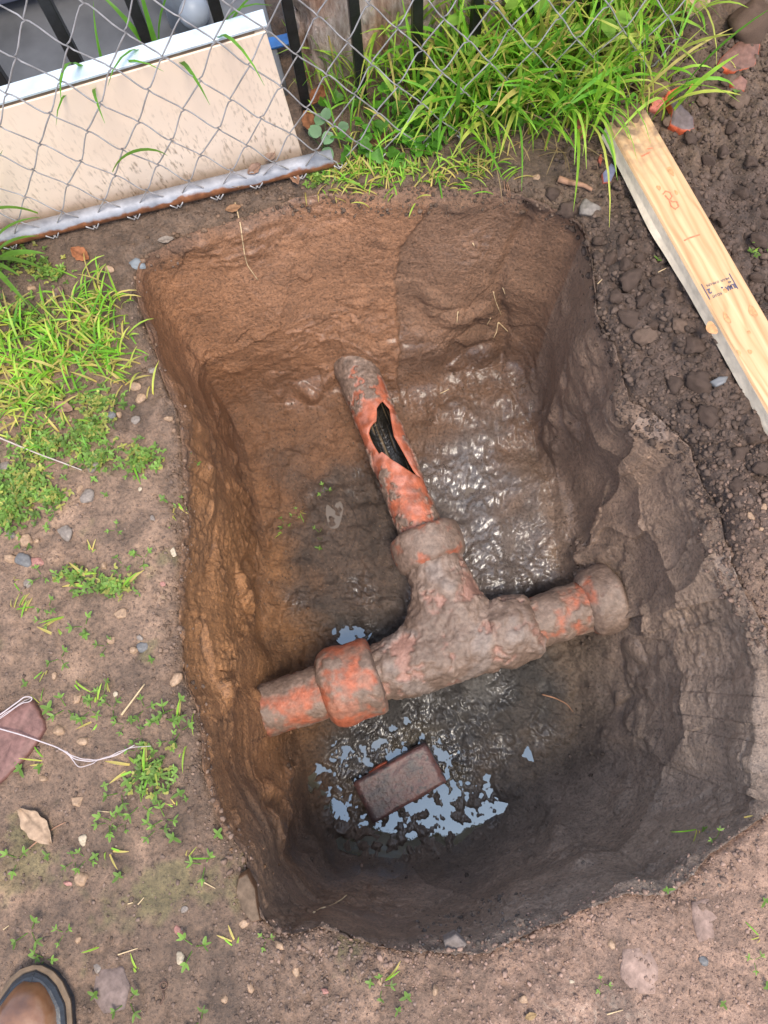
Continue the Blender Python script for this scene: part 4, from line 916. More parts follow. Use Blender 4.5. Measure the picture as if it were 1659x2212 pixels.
slab('earth_chip', [(960,2035),(985,2020),(1010,2045),(985,2070),(962,2058)], .0, .022, (.17,.14,.125), M_clod, 'grey chunk of earth lying on the near rim of the pit', 'clod', 518, .0, None, .15)

# loose crumbs: countless, one object
def crumbs():
    bases = [lump_verts(1, 600+i, .7, 3, .8)*np.random.default_rng(i).uniform(.7, 1.25, (12, 1)) for i in range(14)]; V_ = []; F_ = []; C_ = []; n0 = 0; rg = np.random.default_rng(5)
    def add(pt, s, c):
        nonlocal n0
        b = bases[rg.integers(14)]; a, e = rg.uniform(0, 6.28), rg.uniform(-.8, .8); ca, sa = math.cos(a), math.sin(a); ce, se = math.cos(e), math.sin(e)
        R = np.array([[ca, -sa, 0], [sa, ca, 0], [0, 0, 1]])@np.array([[1, 0, 0], [0, ce, -se], [0, se, ce]])
        v = (b*s*np.array([1, rg.uniform(.65, 1), rg.uniform(.7, 1)]))@R.T+np.array(pt); V_.append(v); F_.append(IF1+n0); n0 += len(v)
        C_.append(np.tile(np.array(c)*rg.uniform(.65, 1.4), (len(v), 1)))
    def scatter(n, xr, yr, smin, smax, c, dens=None, zmin=-.05, gam=2.2):
        X = rg.uniform(*xr, n*3); Y = rg.uniform(*yr, n*3); k = 0
        if dens is not None:
            W = np.array([P(x, y)[:2] for x, y in zip(X, Y)]); keep = rg.uniform(size=len(X)) < dens(W[:, 0], W[:, 1]); X = X[keep]; Y = Y[keep]
        for x, y in zip(X, Y):
            if k >= n: break
            loc, nr = hit(x, y)
            if loc.z < zmin: continue
            s = smin*(smax/smin)**(rg.uniform()**gam); add(loc+nr*s*.1, s, c); k += 1
    dark = (.086, .060, .047)
    soil = lambda wx, wy: right_soil(wx, wy)*np.where(wy > .2, 1, .3)
    scatter(5200, (1180, 1665), (60, 1090), .0022, .011, dark, soil, gam=2.6)
    scatter(700, (1500, 1665), (950, 1400), .002, .008, (.15, .10, .076))
    scatter(2200, (880, 1665), (1780, 2215), .0012, .005, (.24, .16, .125), gam=3)
    scatter(3200, (0, 560), (560, 2215), .0012, .005, (.15, .105, .082), gam=3)
    scatter(1300, (520, 900), (1990, 2215), .0012, .005, (.17, .12, .095), gam=3)
    scatter(700, (320, 1250), (390, 470), .002, .007, (.11, .075, .055))
    scatter(260, (560, 860), (930, 1330), .0015, .005, (.10, .068, .048), None, -1)
    scatter(160, (1180, 1650), (1650, 1990), .0012, .004, (.13, .105, .088), None, -1)
    scatter(160, (470, 640), (1250, 1900), .0015, .005, (.15, .085, .048), None, -1)
    scatter(160, (900, 1150), (1930, 2060), .002, .007, (.11, .09, .078), None, -.3)
    for _ in range(1900):                                        # crumbled lip
        t = rg.uniform(0, 2*math.pi); d = abs(rg.normal(0, .028))-.006; r = float(rim_at(t))+d; loc, nr = drop(PC[0]+r*math.cos(t), PC[1]+r*math.sin(t)); dgt = math.degrees(t)
        c = np.array([np.interp(dgt, [0, 60, 110, 160, 220, 270, 320, 360], q) for q in ((.13, .10, .14, .17, .17, .22, .22, .13), (.09, .068, .09, .11, .115, .145, .145, .09), (.07, .05, .06, .075, .085, .112, .112, .07))])
        s = .0015*(5.0)**(rg.uniform()**1.8); add(loc+nr*s*.15, s, c)
    for _ in range(330):                                         # spill at the foot of the walls
        t = rg.uniform(0, 2*math.pi); r = float(np.interp(t, TH, R_flo))-abs(rg.normal(0, .05))-.005; loc, nr = drop(PC[0]+r*math.cos(t), PC[1]+r*math.sin(t)); dgt = math.degrees(t)
        if loc.z > -.3: continue
        c = np.array([np.interp(dgt, [0, 90, 160, 220, 270, 360], q) for q in ((.13, .12, .15, .13, .10, .13), (.095, .075, .08, .08, .08, .095), (.075, .05, .045, .055, .068, .075))])*.8
        s = .0015*(5.0)**(rg.uniform()**2.2); add(loc+nr*s*.15, s, c)
    o = link('loose_soil', npmesh('loose_soil', np.concatenate(V_), np.concatenate(F_), np.clip(np.concatenate(C_), .01, .9)), M_clod)
    tag(o, 'countless loose soil crumbs strewn over the ground and pit edges', 'soil', None, 'stuff')
crumbs()

# ---------------------------------------------------------------- strings, roots, straws, leaves
M_string = simple('white_string', (.47, .40, .40), .8, 0, .15, 80); M_twine = simple('pale_twine', (.40, .33, .29), .8, 0, .2, 80); M_root = simple('pale_root', (.52, .38, .22), .7, 0, .25, 60); M_brownroot = simple('brown_root', (.28, .15, .09), .8, 0, .3, 60, .002)
def ground_line(name, px, r, mat, label, cat, lift=.002, wob=0.0, parent=None, group=None, seg=6, n=6):
    pts = []
    for i in range(len(px)-1):
        for t in range(n):
            x = px[i][0]+(px[i+1][0]-px[i][0])*t/n; y = px[i][1]+(px[i+1][1]-px[i][1])*t/n; pts.append(hit(x+rnd.uniform(-wob, wob), y+rnd.uniform(-wob, wob))[0]+Vector((0, 0, lift+r*.6)))
    pts.append(hit(*px[-1])[0]+Vector((0, 0, lift+r*.6)))
    if len(pts) > 4:
        for _ in range(2): pts = [pts[0]]+[(pts[i-1]+pts[i]*2+pts[i+1])/4 for i in range(1, len(pts)-1)]+[pts[-1]]
    k = len(pts); o = tube_obj(name, pts, [r*(1-.5*i/k) for i in range(k)], mat, parent, seg)
    if parent is None: tag(o, label, cat, group)
    return o
s0 = empty('frayed_string', hit(140, 1620)[0]); tag(s0, 'frayed white string trailing over the flat reddish slab and soil', 'string')
def par_local(o, e): 
    for v in o.data.vertices: v.co -= e.location
Z5 = lambda x, y: (x/2.307, 1253+y/2.307)
for pts, r, w in (([(-60,715),(0,732),(165,780),(320,835),(400,893),(480,900),(600,872),(690,820)], .0016, .8), ([(320,835),(380,875),(470,893),(560,880),(660,835),(770,825)], .0011, 3.0), ([(350,845),(395,905),(410,930),(450,925),(520,890),(640,850)], .0010, 3.2),
                  ([(-60,730),(0,690),(100,620),(150,582),(188,585),(180,605),(140,612),(60,668),(-40,735)], .0015, 1.0), ([(20,690),(90,640),(150,600),(180,590)], .0008, 2)):
    o = ground_line('strand', [Z5(*q) for q in pts], r, M_string, '', '', .019, w, s0, None, 5); par_local(o, s0)
ground_line('twine', [(-20, 940), (0, 948), (84, 983), (144, 1005), (183, 1020)], .0022, M_twine, 'pale stiff twine lying across the low weeds', 'twine', .012)
ground_line('straw', [Z5(610, 672), Z5(725, 518)], .0022, M_root, 'straw-coloured twig on bare soil near the pit edge', 'twig', .003)
ground_line('twig', [Z5(130, 1350), Z5(270, 1235), Z5(330, 1205)], .0018, M_brownroot, 'thin dark twig beside the curled dry leaf', 'twig', .002)
ground_line('root', [(1205, 392), (1222, 398), (1240, 402), (1260, 406), (1277, 416)], .0075, M_brownroot, 'stout brown root stub sticking out above the pit edge', 'root', .004, 0, None, None, 8)
ground_line('root', [(680, 1970), (694, 1961), (716, 1956), (735, 1944), (750, 1932)], .0022, M_root, 'wavy pale root on the near rim of the pit', 'root', .004, 2.2)
Z4r = lambda x, y: (x/2.63+276.5, 363+y/2.63)
ground_line('root', [Z4r(*q) for q in ((610,200),(640,320),(660,480),(680,560),(740,640))], .0016, M_root, 'long thin root hanging down the brown back wall', 'root', .002, .6)
Z5r = lambda x, y: (x/3.147+820.9, 345.6+y/3.147)
for q in ([(770,900),(790,980),(825,1060)], [(800,1110),(790,1180),(770,1215)], [(530,1035),(522,1110)], [(805,1105),(870,1170)], [(750,1080),(725,1130)], [(835,870),(850,920)], [(410,1590),(470,1560)], [(630,1640-1070),(640,1660-1070)]):
    ground_line('root', [Z5r(*a) for a in q], .0016, M_root, 'short pale broken root end in the shaded corner of the back wall', 'root', .002, .8, None, 'root ends in the back wall')
for q in ([(855,170),(870,230),(860,290)], [(840,150),(850,230),(880,265)], [(860,150),(880,210),(885,270)], [(540,190),(550,250)], [(690,180),(685,250)]):
    ground_line('root', [Z5r(*a) for a in q], .0011, M_brownroot, 'fine hair root dangling from the grass at the back rim', 'root', .003, .8, None, 'hair roots under the grass')
Z6 = lambda x, y: (x/1.979+561.7, y/1.979+734.5)
ground_line('root', [Z6(370,690), Z6(405,740), Z6(420,800), Z6(400,880), Z6(360,950)], .0010, simple('black_root', (.03, .022, .018), .6), 'thin black root curving over the dark pit floor', 'root', .002)
ground_line('root', [Z6(1205,1515), Z6(1260,1530), Z6(1310,1555), Z6(1338,1590)], .0022, M_brownroot, 'grey root lying in the mud beside the drain', 'root', .002)
for a in ((Z5(490,1150), Z5(548,1155)), (Z5(640,1612), Z5(665,1605)), (Z5(690,1615), Z5(720,1580)), (Z5(20,1740), Z5(48,1720)), (Z5(590,1865), Z5(690,1832)), (Z5(1020,1505), Z5(1075,1535)), ((1310,2190), (1345,2180)), ((1480,520), (1500,535)), ((1420,590), (1440,580)), ((1290,615), (1300,605))):
    ground_line('straw', list(a), .0012, M_root, 'short dry straw scattered on the soil', 'straw', .002, 0, None, 'scattered straws')
# eye screw
e = empty('eye_screw', hit(353, 2145)[0]); tag(e, 'tiny rusty eye screw lying on bare soil near the boot', 'screw')
M_rust = simple('rusty_iron', (.12, .07, .05), .7, .4)
tube_obj('ring', [(.006*math.cos(a), .012+.006*math.sin(a), .003) for a in np.linspace(0, 6.28, 14)], .0014, M_rust, e, 6); tube_obj('shank', [(0, .006, .003), (.002, -.006, .003), (-.003, -.016, .003)], .0014, M_rust, e, 6)

def dead_leaf(px, py, L, W, az, color, label, seed, curl=.3, lift=.004, z=None):
    nu, nv = 16, 7; vs = []; cs = []; rg = np.random.default_rng(seed)
    for i in range(nu):
        t = i/(nu-1); w = W*math.sin(math.pi*min(1, t*.97+.015))**.8*(1+.08*math.sin(t*23+seed))
        for j in range(nv):
            s = j/(nv-1)*2-1; x = (t-.5)*L; y = s*w/2
            zz = curl*W*(s*s)*.6+curl*L*.35*(t-.5)**2+.04*W*math.sin(t*17+s*5+seed); vs.append((x, y, zz)); cs.append(np.array(color)*(1-.35*(abs(s) < .12)+.2*rg.normal()*.4))
    me = npmesh('dead_leaf', np.array(vs), grid_faces(nu, nv), np.clip(np.array(cs), .01, .9)); o = link('dead_leaf', me, M_leaf, None, True)
    so = o.modifiers.new('s', 'SOLIDIFY'); so.thickness = .0008
    loc = hit(px, py)[0] if z is None else Vector(P(px, py, z)); o.location = loc+Vector((0, 0, lift)); o.rotation_euler = (rg.uniform(-.25, .25), rg.uniform(-.2, .2), az); tag(o, label, 'leaf'); return o
M_leaf = attr_mat('dry_leaf', .7, .3, 90, .001, .1, .2)
dead_leaf(82, 1782, .085, .042, -.75, (.36,.25,.17), 'curled pale tan dry leaf on the trodden soil', 1, .25)
dead_leaf(176, 552, .045, .030, -.5, (.26,.10,.045), 'rust-brown dead leaf below the rusty rail end', 2)
dead_leaf(130, 635, .03, .024, 1.4, (.16,.10,.08), 'small dark leaf beside pebbles above the grass clump', 3)
dead_leaf(810, 312, .060, .034, .5, (.20,.10,.06), 'large brown dead leaf under the clover', 4, .2, .01)
dead_leaf(672, 285, .05, .03, 1.9, (.20,.085,.04), 'brown leaf standing beside the cream panel corner', 5, .3, .03)
dead_leaf(690, 232, .06, .035, 1.2, (.18,.07,.03), 'dark red-brown leaf behind the fence by the picket foot', 6, .3, .03)
dead_leaf(560, 398, .034, .022, .6, (.24,.15,.11), 'crumpled leaf caught on top of the bottom rail', 7, .5, .046)
dead_leaf(520, 420, .04, .02, .2, (.22,.14,.09), 'flat brown leaf lying along the bottom rail', 8, .3, .03)
dead_leaf(592, 368, .03, .02, 1.0, (.25,.17,.13), 'pinkish dry leaf wedged between panel and rail', 9, .4, .04)
dead_leaf(640, 398, .035, .02, -1.1, (.24,.13,.08), 'brown leaf scrap hanging in the wire ends', 10, .4, .02)
dead_leaf(505, 455, .035, .018, .3, (.24,.13,.07), 'rusty leaf fragment under the rail on the rim', 11, .3, .006)
dead_leaf(360, 522, .035, .016, .2, (.22,.18,.15), 'grey dry leaf on the pit corner', 12, .3, .006)
dead_leaf(141, 885, .045, .024, -.3, (.28,.17,.12), 'brown rolled leaf in the low weeds', 13, .5, .008)
dead_leaf(1490, 48, .11, .05, 1.1, (.42,.30,.20), 'large pale dry leaf at the top of the dug soil', 14, .3, .04)
dead_leaf(1145, 2192, .02, .012, .3, (.3,.2,.1), 'tiny dry leaf on the near trodden soil', 15, .3)

# ---------------------------------------------------------------- the boot
def leather_mat():
    m, nt, b = nodes_of('worn_leather'); tc = N(nt, 'ShaderNodeTexCoord').outputs['Object']
    c = ramp(nt, noise(nt, tc, 16, 5), [(.30, (.085, .034, .016)), (.47, (.20, .085, .036)), (.60, (.27, .15, .085)), (.70, (.33, .29, .26))])
    nt.links.new(c, b.inputs['Base Color']); b.inputs['Roughness'].default_value = .30; b.inputs['Specular IOR Level'].default_value = .9
    nt.links.new(bump(nt, noise(nt, tc, 70, 4), .35, .002), b.inputs['Normal']); return m
M_lea = leather_mat(); M_sole = simple('boot_rubber', (.025, .028, .034), .4, 0, .4, 60, .001); M_welt = simple('boot_welt', (.13, .085, .05), .7, 0, .3, 60)
def boot():
    tip = P(78, 2090, .03); e = empty('boot', (tip[0], tip[1], drop(tip[0], tip[1])[0].z-.004)); tag(e, 'toe of a worn brown leather work boot standing on the soil', 'boot')
    # outline: toe at origin, heel towards -y
    def half(t):   # t 0 toe .. 1 heel
        return np.interp(t, [0, .02, .06, .14, .28, .42, .6, .8, .93, 1], [.004, .022, .037, .053, .061, .060, .047, .043, .038, .004])
    def outline(k, inset=0.0, n=64):
        t = (1-np.cos(np.linspace(0, np.pi, n)))/2; y = -t*.31; h = np.maximum(.001, half(t)-inset); yy = y-np.where(t < .5, inset*(1-t*2), -inset*(2*t-1))
        r = [(h[i]+.006*math.sin(t[i]*3), yy[i]) for i in range(n)]; l = [(-h[i]+.006*math.sin(t[i]*3), yy[i]) for i in range(n-2, 0, -1)]; return r+l
    def layers(name, L, mat):
        vs = []; fs = []; m = None
        for ins, z in L: o = outline(0, ins); m = len(o); vs += [(x, y, z) for x, y in o]
        for k in range(len(L)-1): fs += [(k*m+i, k*m+(i+1) % m, (k+1)*m+(i+1) % m, (k+1)*m+i) for i in range(m)]
        fs += [tuple(reversed(range(m))), tuple((len(L)-1)*m+i for i in range(m))]
        me = pymesh(name, vs, fs); return link(name, me, mat, e)
    layers('sole', [(.004, 0), (.001, .003), (.0005, .020), (.002, .022)], M_sole)
    layers('welt', [(.0, .0222), (-.002, .0235), (-.002, .027), (.001, .0285)], M_welt)
    layers('rand', [(.004, .0287), (.0045, .034), (.008, .040), (.0135, .043), (.018, .044)], M_sole)
    # upper: cross-sections from toe to heel
    n = 40; k = 28; vs = []
    for i in range(n):
        t = i/(n-1)*.965+.03; h = max(.004, half(t)-.0125); y = -t*.31; top = np.interp(t, [.03, .06, .12, .22, .35, .5, .62, .8, 1], [.046, .066, .082, .088, .092, .115, .15, .17, .17])
        for j in range(k):
            a = math.pi*j/(k-1); cx = math.copysign(abs(math.cos(a))**.8, math.cos(a)); vs.append((h*cx+.006*math.sin(t*3), y-.007*(1-t), .034+(top-.034)*math.sin(a)**.75))
    fs = [(i*k+j, i*k+j+1, (i+1)*k+j+1, (i+1)*k+j) for i in range(n-1) for j in range(k-1)]+[tuple(range(k-1, -1, -1)), tuple((n-1)*k+j for j in range(k))]
    link('upper', pymesh('upper', vs, fs), M_lea, e, True)
    for yy, dz in ((-.088, 0), (-.093, 0)):
        i = int(((-yy/.31)-.03)/.965*(n-1)); pts = [Vector(vs[i*k+j])+Vector((0, 0, .0012)) for j in range(2, k-2)]; tube_obj('seam', pts, .0011, M_sole, e, 6)
    rings = [(.055, .075, .13), (.052, .070, .18), (.054, .066, .24), (.055, .067, .26), (.050, .062, .262)]; vs = []
    for a, b, z in rings: vs += [(a*math.cos(q)*.95, -.225+b*math.sin(q), z) for q in np.linspace(0, 2*np.pi, 36, endpoint=False)]
    fs = [(i*36+j, i*36+(j+1) % 36, (i+1)*36+(j+1) % 36, (i+1)*36+j) for i in range(len(rings)-1) for j in range(36)]+[tuple((len(rings)-1)*36+j for j in range(36))]
    link('shaft', pymesh('shaft', vs, fs), M_lea, e, True)
    e.scale = (1.12, 1.1, 1.0); e.rotation_euler.z = -.04
boot()

# ---------------------------------------------------------------- plants
class Blades:
    def __init__(self): self.v = []; self.f = []; self.c = []; self.n = 0
    def blade(self, base, az, L, W, e0=1.35, bend=1.6, col=(.10, .22, .03), tip=None, seg=7, twist=0.0, fold=.25, basecol=None, pw=1.3):
        base = np.array(base, float); p = base.copy(); rows = []; d = np.array([math.cos(az), math.sin(az), 0]); sd = np.array([-d[1], d[0], 0])
        col = np.array(col); tip = col*np.array([1.15, 1.05, .9]) if tip is None else np.array(tip); bc = col*np.array([1.5, 1.25, 1.1]) if basecol is None else np.array(basecol)
        for i in range(seg+1):
            t = i/seg; e = e0-bend*t**pw; w = W*.5*(.55+.9*t if t < .5 else 1.0-(2*t-1)**2.2)+.00025
            u = d*math.cos(e)+np.array([0, 0, math.sin(e)]); nrm = -d*math.sin(e)+np.array([0, 0, math.cos(e)])
            s2 = sd*math.cos(twist*t)+nrm*math.sin(twist*t); n2 = nrm*math.cos(twist*t)-sd*math.sin(twist*t)
            rows += [p-s2*w+n2*w*fold, p, p+s2*w+n2*w*fold]
            c = bc*(1-min(1, t*3))+col*min(1, t*3); c = c*(1-max(0, t-.75)*4*.6)+tip*max(0, t-.75)*4*.6; self.c += [c, c*.88, c]
            p = p+u*L/seg
        for i in range(seg):
            a = self.n+i*3; self.f += [(a, a+1, a+4, a+3), (a+1, a+2, a+5, a+4)]
        self.v += rows; self.n += len(rows)
    def leaf(self, c, az, tilt, L, W, col, cup=.15, notch=0.0, nseg=6):
        """ovate leaf from c outward"""
        d = np.array([math.cos(az)*math.cos(tilt), math.sin(az)*math.cos(tilt), math.sin(tilt)]); sd = np.array([-math.sin(az), math.cos(az), 0]); nr = np.cross(d, sd)
        if nr[2] < 0: nr = -nr
        col = np.array(col)
        for i in range(nseg+1):
            t = i/nseg; w = W*.5*(math.sin(math.pi*(t**.75)*.93+.03))**.7
            mid = np.array(c)+d*L*(t-(notch*t**6))-nr*cup*L*(t*t)*.5; eg = np.array(c)+d*L*t-nr*cup*L*t*t*.5
            self.v += [eg-sd*w+nr*w*cup, mid, eg+sd*w+nr*w*cup]; self.c += [col*1.0, col*.82, col*1.05]
        for i in range(nseg):
            a = self.n+i*3; self.f += [(a, a+1, a+4, a+3), (a+1, a+2, a+5, a+4)]
        self.n += 3*(nseg+1)
    def stem(self, pts, w, col):
        pts = [np.array(p, float) for p in pts]
        for i, p in enumerate(pts):
            self.v += [p+np.array([w, 0, 0]), p+np.array([-w*.5, w*.87, 0]), p+np.array([-w*.5, -w*.87, 0])]; self.c += [np.array(col)]*3
        for i in range(len(pts)-1):
            a = self.n+i*3
            for k in range(3): self.f.append((a+k, a+(k+1) % 3, a+3+(k+1) % 3, a+3+k))
        self.n += 3*len(pts)
    def mesh(self, name): return npmesh(name, np.array(self.v), np.array(self.f), np.clip(np.array(self.c), .005, .9))
GR = [(.19, .47, .035), (.26, .54, .05), (.32, .57, .055), (.15, .38, .04), (.38, .58, .08), (.52, .58, .11)]
YE = (.62, .52, .16)
def gcol(r, y=.12):
    if r.random() < y: c = np.array(YE)*r.uniform(.7, 1.1)
    else: c = np.array(r.choice(GR))*r.uniform(.8, 1.2)
    return c
r2 = random.Random(21)
def tall_grass():
    B = Blades()
    def one(x, y, L, W, azc=None, spread=1.0, z=None):
        loc = np.array(P(x, y, 0)) if z is None else np.array(P(x, y, z)); g = drop(loc[0], loc[1])[0]
        az = (azc if azc is not None else -math.pi/2)+r2.gauss(0, spread)
        B.blade((g.x, g.y, g.z-.004), az, L, W, r2.uniform(1.1, 1.55), r2.choice((.3, .5, .8, 1.2, 1.8, 2.2)), gcol(r2, .14), None, 8, r2.uniform(-.9, .9))
    for _ in range(520):
        u = r2.random(); x = 880+560*u; y = r2.uniform(40, 290)
        if r2.random() > (1 if 960 < x < 1340 else .55): continue
        one(x, y, r2.uniform(.10, .30), r2.uniform(.003, .009), None, 1.5)
    for _ in range(260): one(r2.uniform(960, 1285), r2.uniform(150, 300), r2.uniform(.10, .26), r2.uniform(.003, .010), None, 1.3)
    for _ in range(70): one(r2.uniform(660, 900), r2.uniform(90, 250), r2.uniform(.08, .22), r2.uniform(.002, .006), -1.2, 1.6)
    for _ in range(110): one(r2.uniform(1250, 1470), r2.uniform(-20, 120), r2.uniform(.12, .32), r2.uniform(.003, .009), -1.2, 1.5)
    for _ in range(110): one(r2.uniform(900, 1350), r2.uniform(-80, 60), r2.uniform(.2, .42), r2.uniform(.004, .010), -1.5, 1.3)
    for _ in range(150): one(r2.uniform(690, 960), r2.uniform(120, 330), r2.uniform(.05, .16), r2.uniform(.002, .005), None, 1.8)
    for _ in range(60): one(r2.uniform(820, 1000), r2.uniform(-30, 140), r2.uniform(.2, .36), r2.uniform(.004, .009), -2.0, 1.2)
    for _ in range(190): one(r2.uniform(930, 1380), r2.uniform(0, 250), r2.uniform(.12, .30), r2.uniform(.006, .011), None, 1.6)
    for _ in range(170):
        x, y = r2.uniform(880, 1330), r2.uniform(120, 345); q = P(x, y); g = drop(q[0], q[1])[0]
        B.blade((g.x, g.y, g.z), r2.uniform(0, 6.28), r2.uniform(.05, .16), r2.uniform(.0012, .003), r2.uniform(.2, .9), r2.uniform(.2, 1.2), np.array((.42, .31, .16))*r2.uniform(.6, 1.2), None, 6, r2.uniform(-1, 1))
    # long blades hanging over the rim
    for x, y, az, L in ((1150, 300, -1.45, .32), (1180, 320, -1.35, .30), (1230, 300, -1.5, .42), (1215, 300, -1.6, .34), (1250, 300, -1.45, .36), (1100, 280, -1.7, .30), (1075, 320, -1.9, .2), (1290, 260, -1.3, .30), (1000, 300, -1.3, .26), (1040, 300, -1.2, .24), (1265, 280, -1.5, .30)):
        for k in range(3): one(x+r2.uniform(-12, 12), y+r2.uniform(-15, 15), L*r2.uniform(.8, 1.1), r2.uniform(.003, .006), az, .12)
    o = link('tall_grass', B.mesh('tall_grass'), M_blade, None, True); tag(o, 'dense tall green grass growing through the chain-link fence above the back rim', 'grass', None, 'stuff')
tall_grass()
def short_grass():
    B = Blades()
    def cl(x, y, n, rad, L, W, yel=.25, up=1.0):
        for _ in range(n):
            xx, yy = x+r2.gauss(0, rad), y+r2.gauss(0, rad*.8); g = hit(xx, yy)[0]
            B.blade((g.x, g.y, g.z-.003), r2.uniform(0, 6.28), L*r2.uniform(.5, 1.2), W*r2.uniform(.7, 1.3), r2.uniform(.5, 1.3)*up, r2.uniform(.3, 1.8), gcol(r2, yel), None, 5, r2.uniform(-.6, .6))
    for x, y, n, rad, L, W in ((200, 680, 90, 34, .075, .0032), (235, 740, 70, 34, .07, .0034), (150, 745, 70, 42, .075, .0036), (70, 770, 80, 42, .08, .0042), (20, 710, 50, 34, .085, .0045), (110, 815, 60, 44, .065, .004), (255, 800, 40, 28, .065, .0036), (215, 630, 36, 26, .065, .003), (40, 840, 46, 36, .065, .004), (60, 910, 30, 45, .05, .0034), (120, 940, 26, 50, .045, .003), (20, 880, 34, 30, .06, .004)):
        cl(x, y, n, rad, L, W)
    for x, y, n, rad, L, W in ((790, 380, 90, 28, .055, .003), (730, 400, 40, 24, .045, .0028), (860, 375, 50, 30, .05, .0028), (940, 372, 60, 34, .05, .003), (1010, 372, 40, 26, .05, .003), (1060, 365, 30, 22, .05, .0028)): cl(x, y, n, rad, L, W, .35)
    o = link('short_grass', B.mesh('short_grass'), M_blade, None, True); tag(o, 'low matted yellow-green grass on the soil and along the back rim', 'grass', None, 'stuff')
short_grass()
def low_weeds():
    B = Blades()
    def mat_(x, y, rx, ry, n):
        for _ in range(n):
            a = r2.uniform(0, 6.28); q = min(1.7, abs(r2.gauss(0, .62))); xx, yy = x+rx*q*math.cos(a), y+ry*q*math.sin(a); g = hit(xx, yy)[0]; h = r2.uniform(.003, .014)
            c = np.array((.17, .29, .055))*r2.uniform(.6, 1.6) if r2.random() > .25 else np.array((.42, .42, .10))*r2.uniform(.7, 1.2)
            az = r2.uniform(0, 6.28)
            for k in range(r2.choice((2, 3, 4))): B.leaf((g.x, g.y, g.z+h), az+k*1.57+r2.uniform(-.3, .3), r2.uniform(-.2, .7), r2.uniform(.005, .011), r2.uniform(.003, .006), c*r2.uniform(.8, 1.15), .15, 0, 3)
    for q in ((50, 1040, 70, 70, 330), (20, 1100, 60, 60, 260), (110, 960, 90, 45, 260), (200, 930, 45, 40, 170), (215, 990, 40, 28, 110), (310, 990, 45, 32, 130), (110, 1075, 40, 40, 110), (210, 870, 60, 30, 120), (100, 860, 90, 40, 150), (70, 700, 70, 60, 130), (30, 560, 60, 30, 90), (110, 590, 60, 25, 90), (240, 1265, 60, 25, 110), (160, 1245, 35, 20, 60), (330, 1670, 60, 50, 110), (690, 390, 40, 14, 60), (860, 365, 60, 14, 60)): mat_(*q)
    o = link('low_weeds', B.mesh('low_weeds'), M_blade, None, True); tag(o, 'mat of tiny round-leaved weeds covering the soil left of the hole', 'weeds', None, 'stuff')
low_weeds()
# separate seedlings
def seedling_mesh(kind, seed):
    r = random.Random(seed); B = Blades(); az = r.uniform(0, 6.28)
    c = np.array((.16, .28, .05))*r.uniform(.8, 1.2)
    if kind == 0:
        B.stem([(0, 0, -.004), (0, 0, .006)], .0008, c)
        for k in range(4): B.leaf((0, 0, .006), az+k*1.57+r.uniform(-.3, .3), r.uniform(.1, .5), r.uniform(.006, .013), r.uniform(.003, .006), c*(1 if k % 2 else 1.2))
    elif kind == 1:
        for k in range(r.choice((3, 4, 5))): B.blade((r.uniform(-.004, .004), r.uniform(-.004, .004), -.003), az+r.gauss(0, .9), r.uniform(.012, .040), r.uniform(.0014, .0028), r.uniform(.3, 1.1), r.uniform(.2, 1.6), gcol(r, .45), None, 5, r.uniform(-1, 1))
    else:
        for b in range(3):
            a = az+b*2.1+r.uniform(-.4, .4); tip = (math.cos(a)*.014, math.sin(a)*.014, .009); B.stem([(0, 0, -.003), tip], .0007, c*1.2)
            for k in range(3): B.leaf(tip, a+(k-1)*1.0, r.uniform(-.2, .6), r.uniform(.005, .010), r.uniform(.002, .0045), c*r.uniform(.8, 1.5))
    return B.mesh('weed_seedling')
SM = [[seedling_mesh(k, 30+k*10+i) for i in range(4)] for k in range(3)]
SL = [('tiny four-leaved green seedling', 'four-leaved seedlings'), ('small spray of yellow-green grass blades', 'grass sprays'), ('low branching green weed', 'branching weeds')]
def where2(x, y): return 'on the dark pit floor' if 500 < x < 900 and 1000 < y < 1250 else where(x, y)
def seedling(x, y, k=None, s=1.0, kk=[0]):
    kk[0] += 1; k = r2.choice((0, 1, 2, 2)) if k is None else k
    o = link('weed_seedling', SM[k][kk[0] % 4], M_blade); g, nr = hit(x, y); o.location = g; o.scale = (s,)*3; o.rotation_euler.z = r2.uniform(0, 6.28); tag(o, SL[k][0]+' '+where2(x, y), 'weed', SL[k][1]+' '+where2(x, y))
for x, y in [(430,270),(300,390),(370,500),(540,480),(235,450),(490,700),(660,700),(700,780),(760,400),(870,640),(960,660),(900,750),(850,800),(205,930),(450,650),(620,720),(560,1200),(620,1210),(430,1390),(870,1280),(930,1370),(150,1750),(320,1760),(500,1830),(965,1830),(1165,1820),(1090,1260),(760,1000),(850,960),(130,520),(640,1000),
             (100,200),(60,130),(240,130),(230,200),(330,180),(420,230),(530,330),(330,640),(400,690),(480,590),(560,640),(820,690),(720,640),(680,850),(600,1060),(700,1120),(900,1060),(930,1090),(870,1130),(820,1190),(780,1240),(540,1210),(600,1470),(1020,1420),(240,1370),(90,1390),(370,1400),(480,1370),(1000,2200),(480,2060),(640,2100),(680,1960),(190,1880),(220,1890),(540,1340),(780,690),(520,540),(440,590),(300,300),(250,640),(110,940),(190,620)]:
    seedling(*Z5(x, y), s=r2.uniform(.8, 1.6))
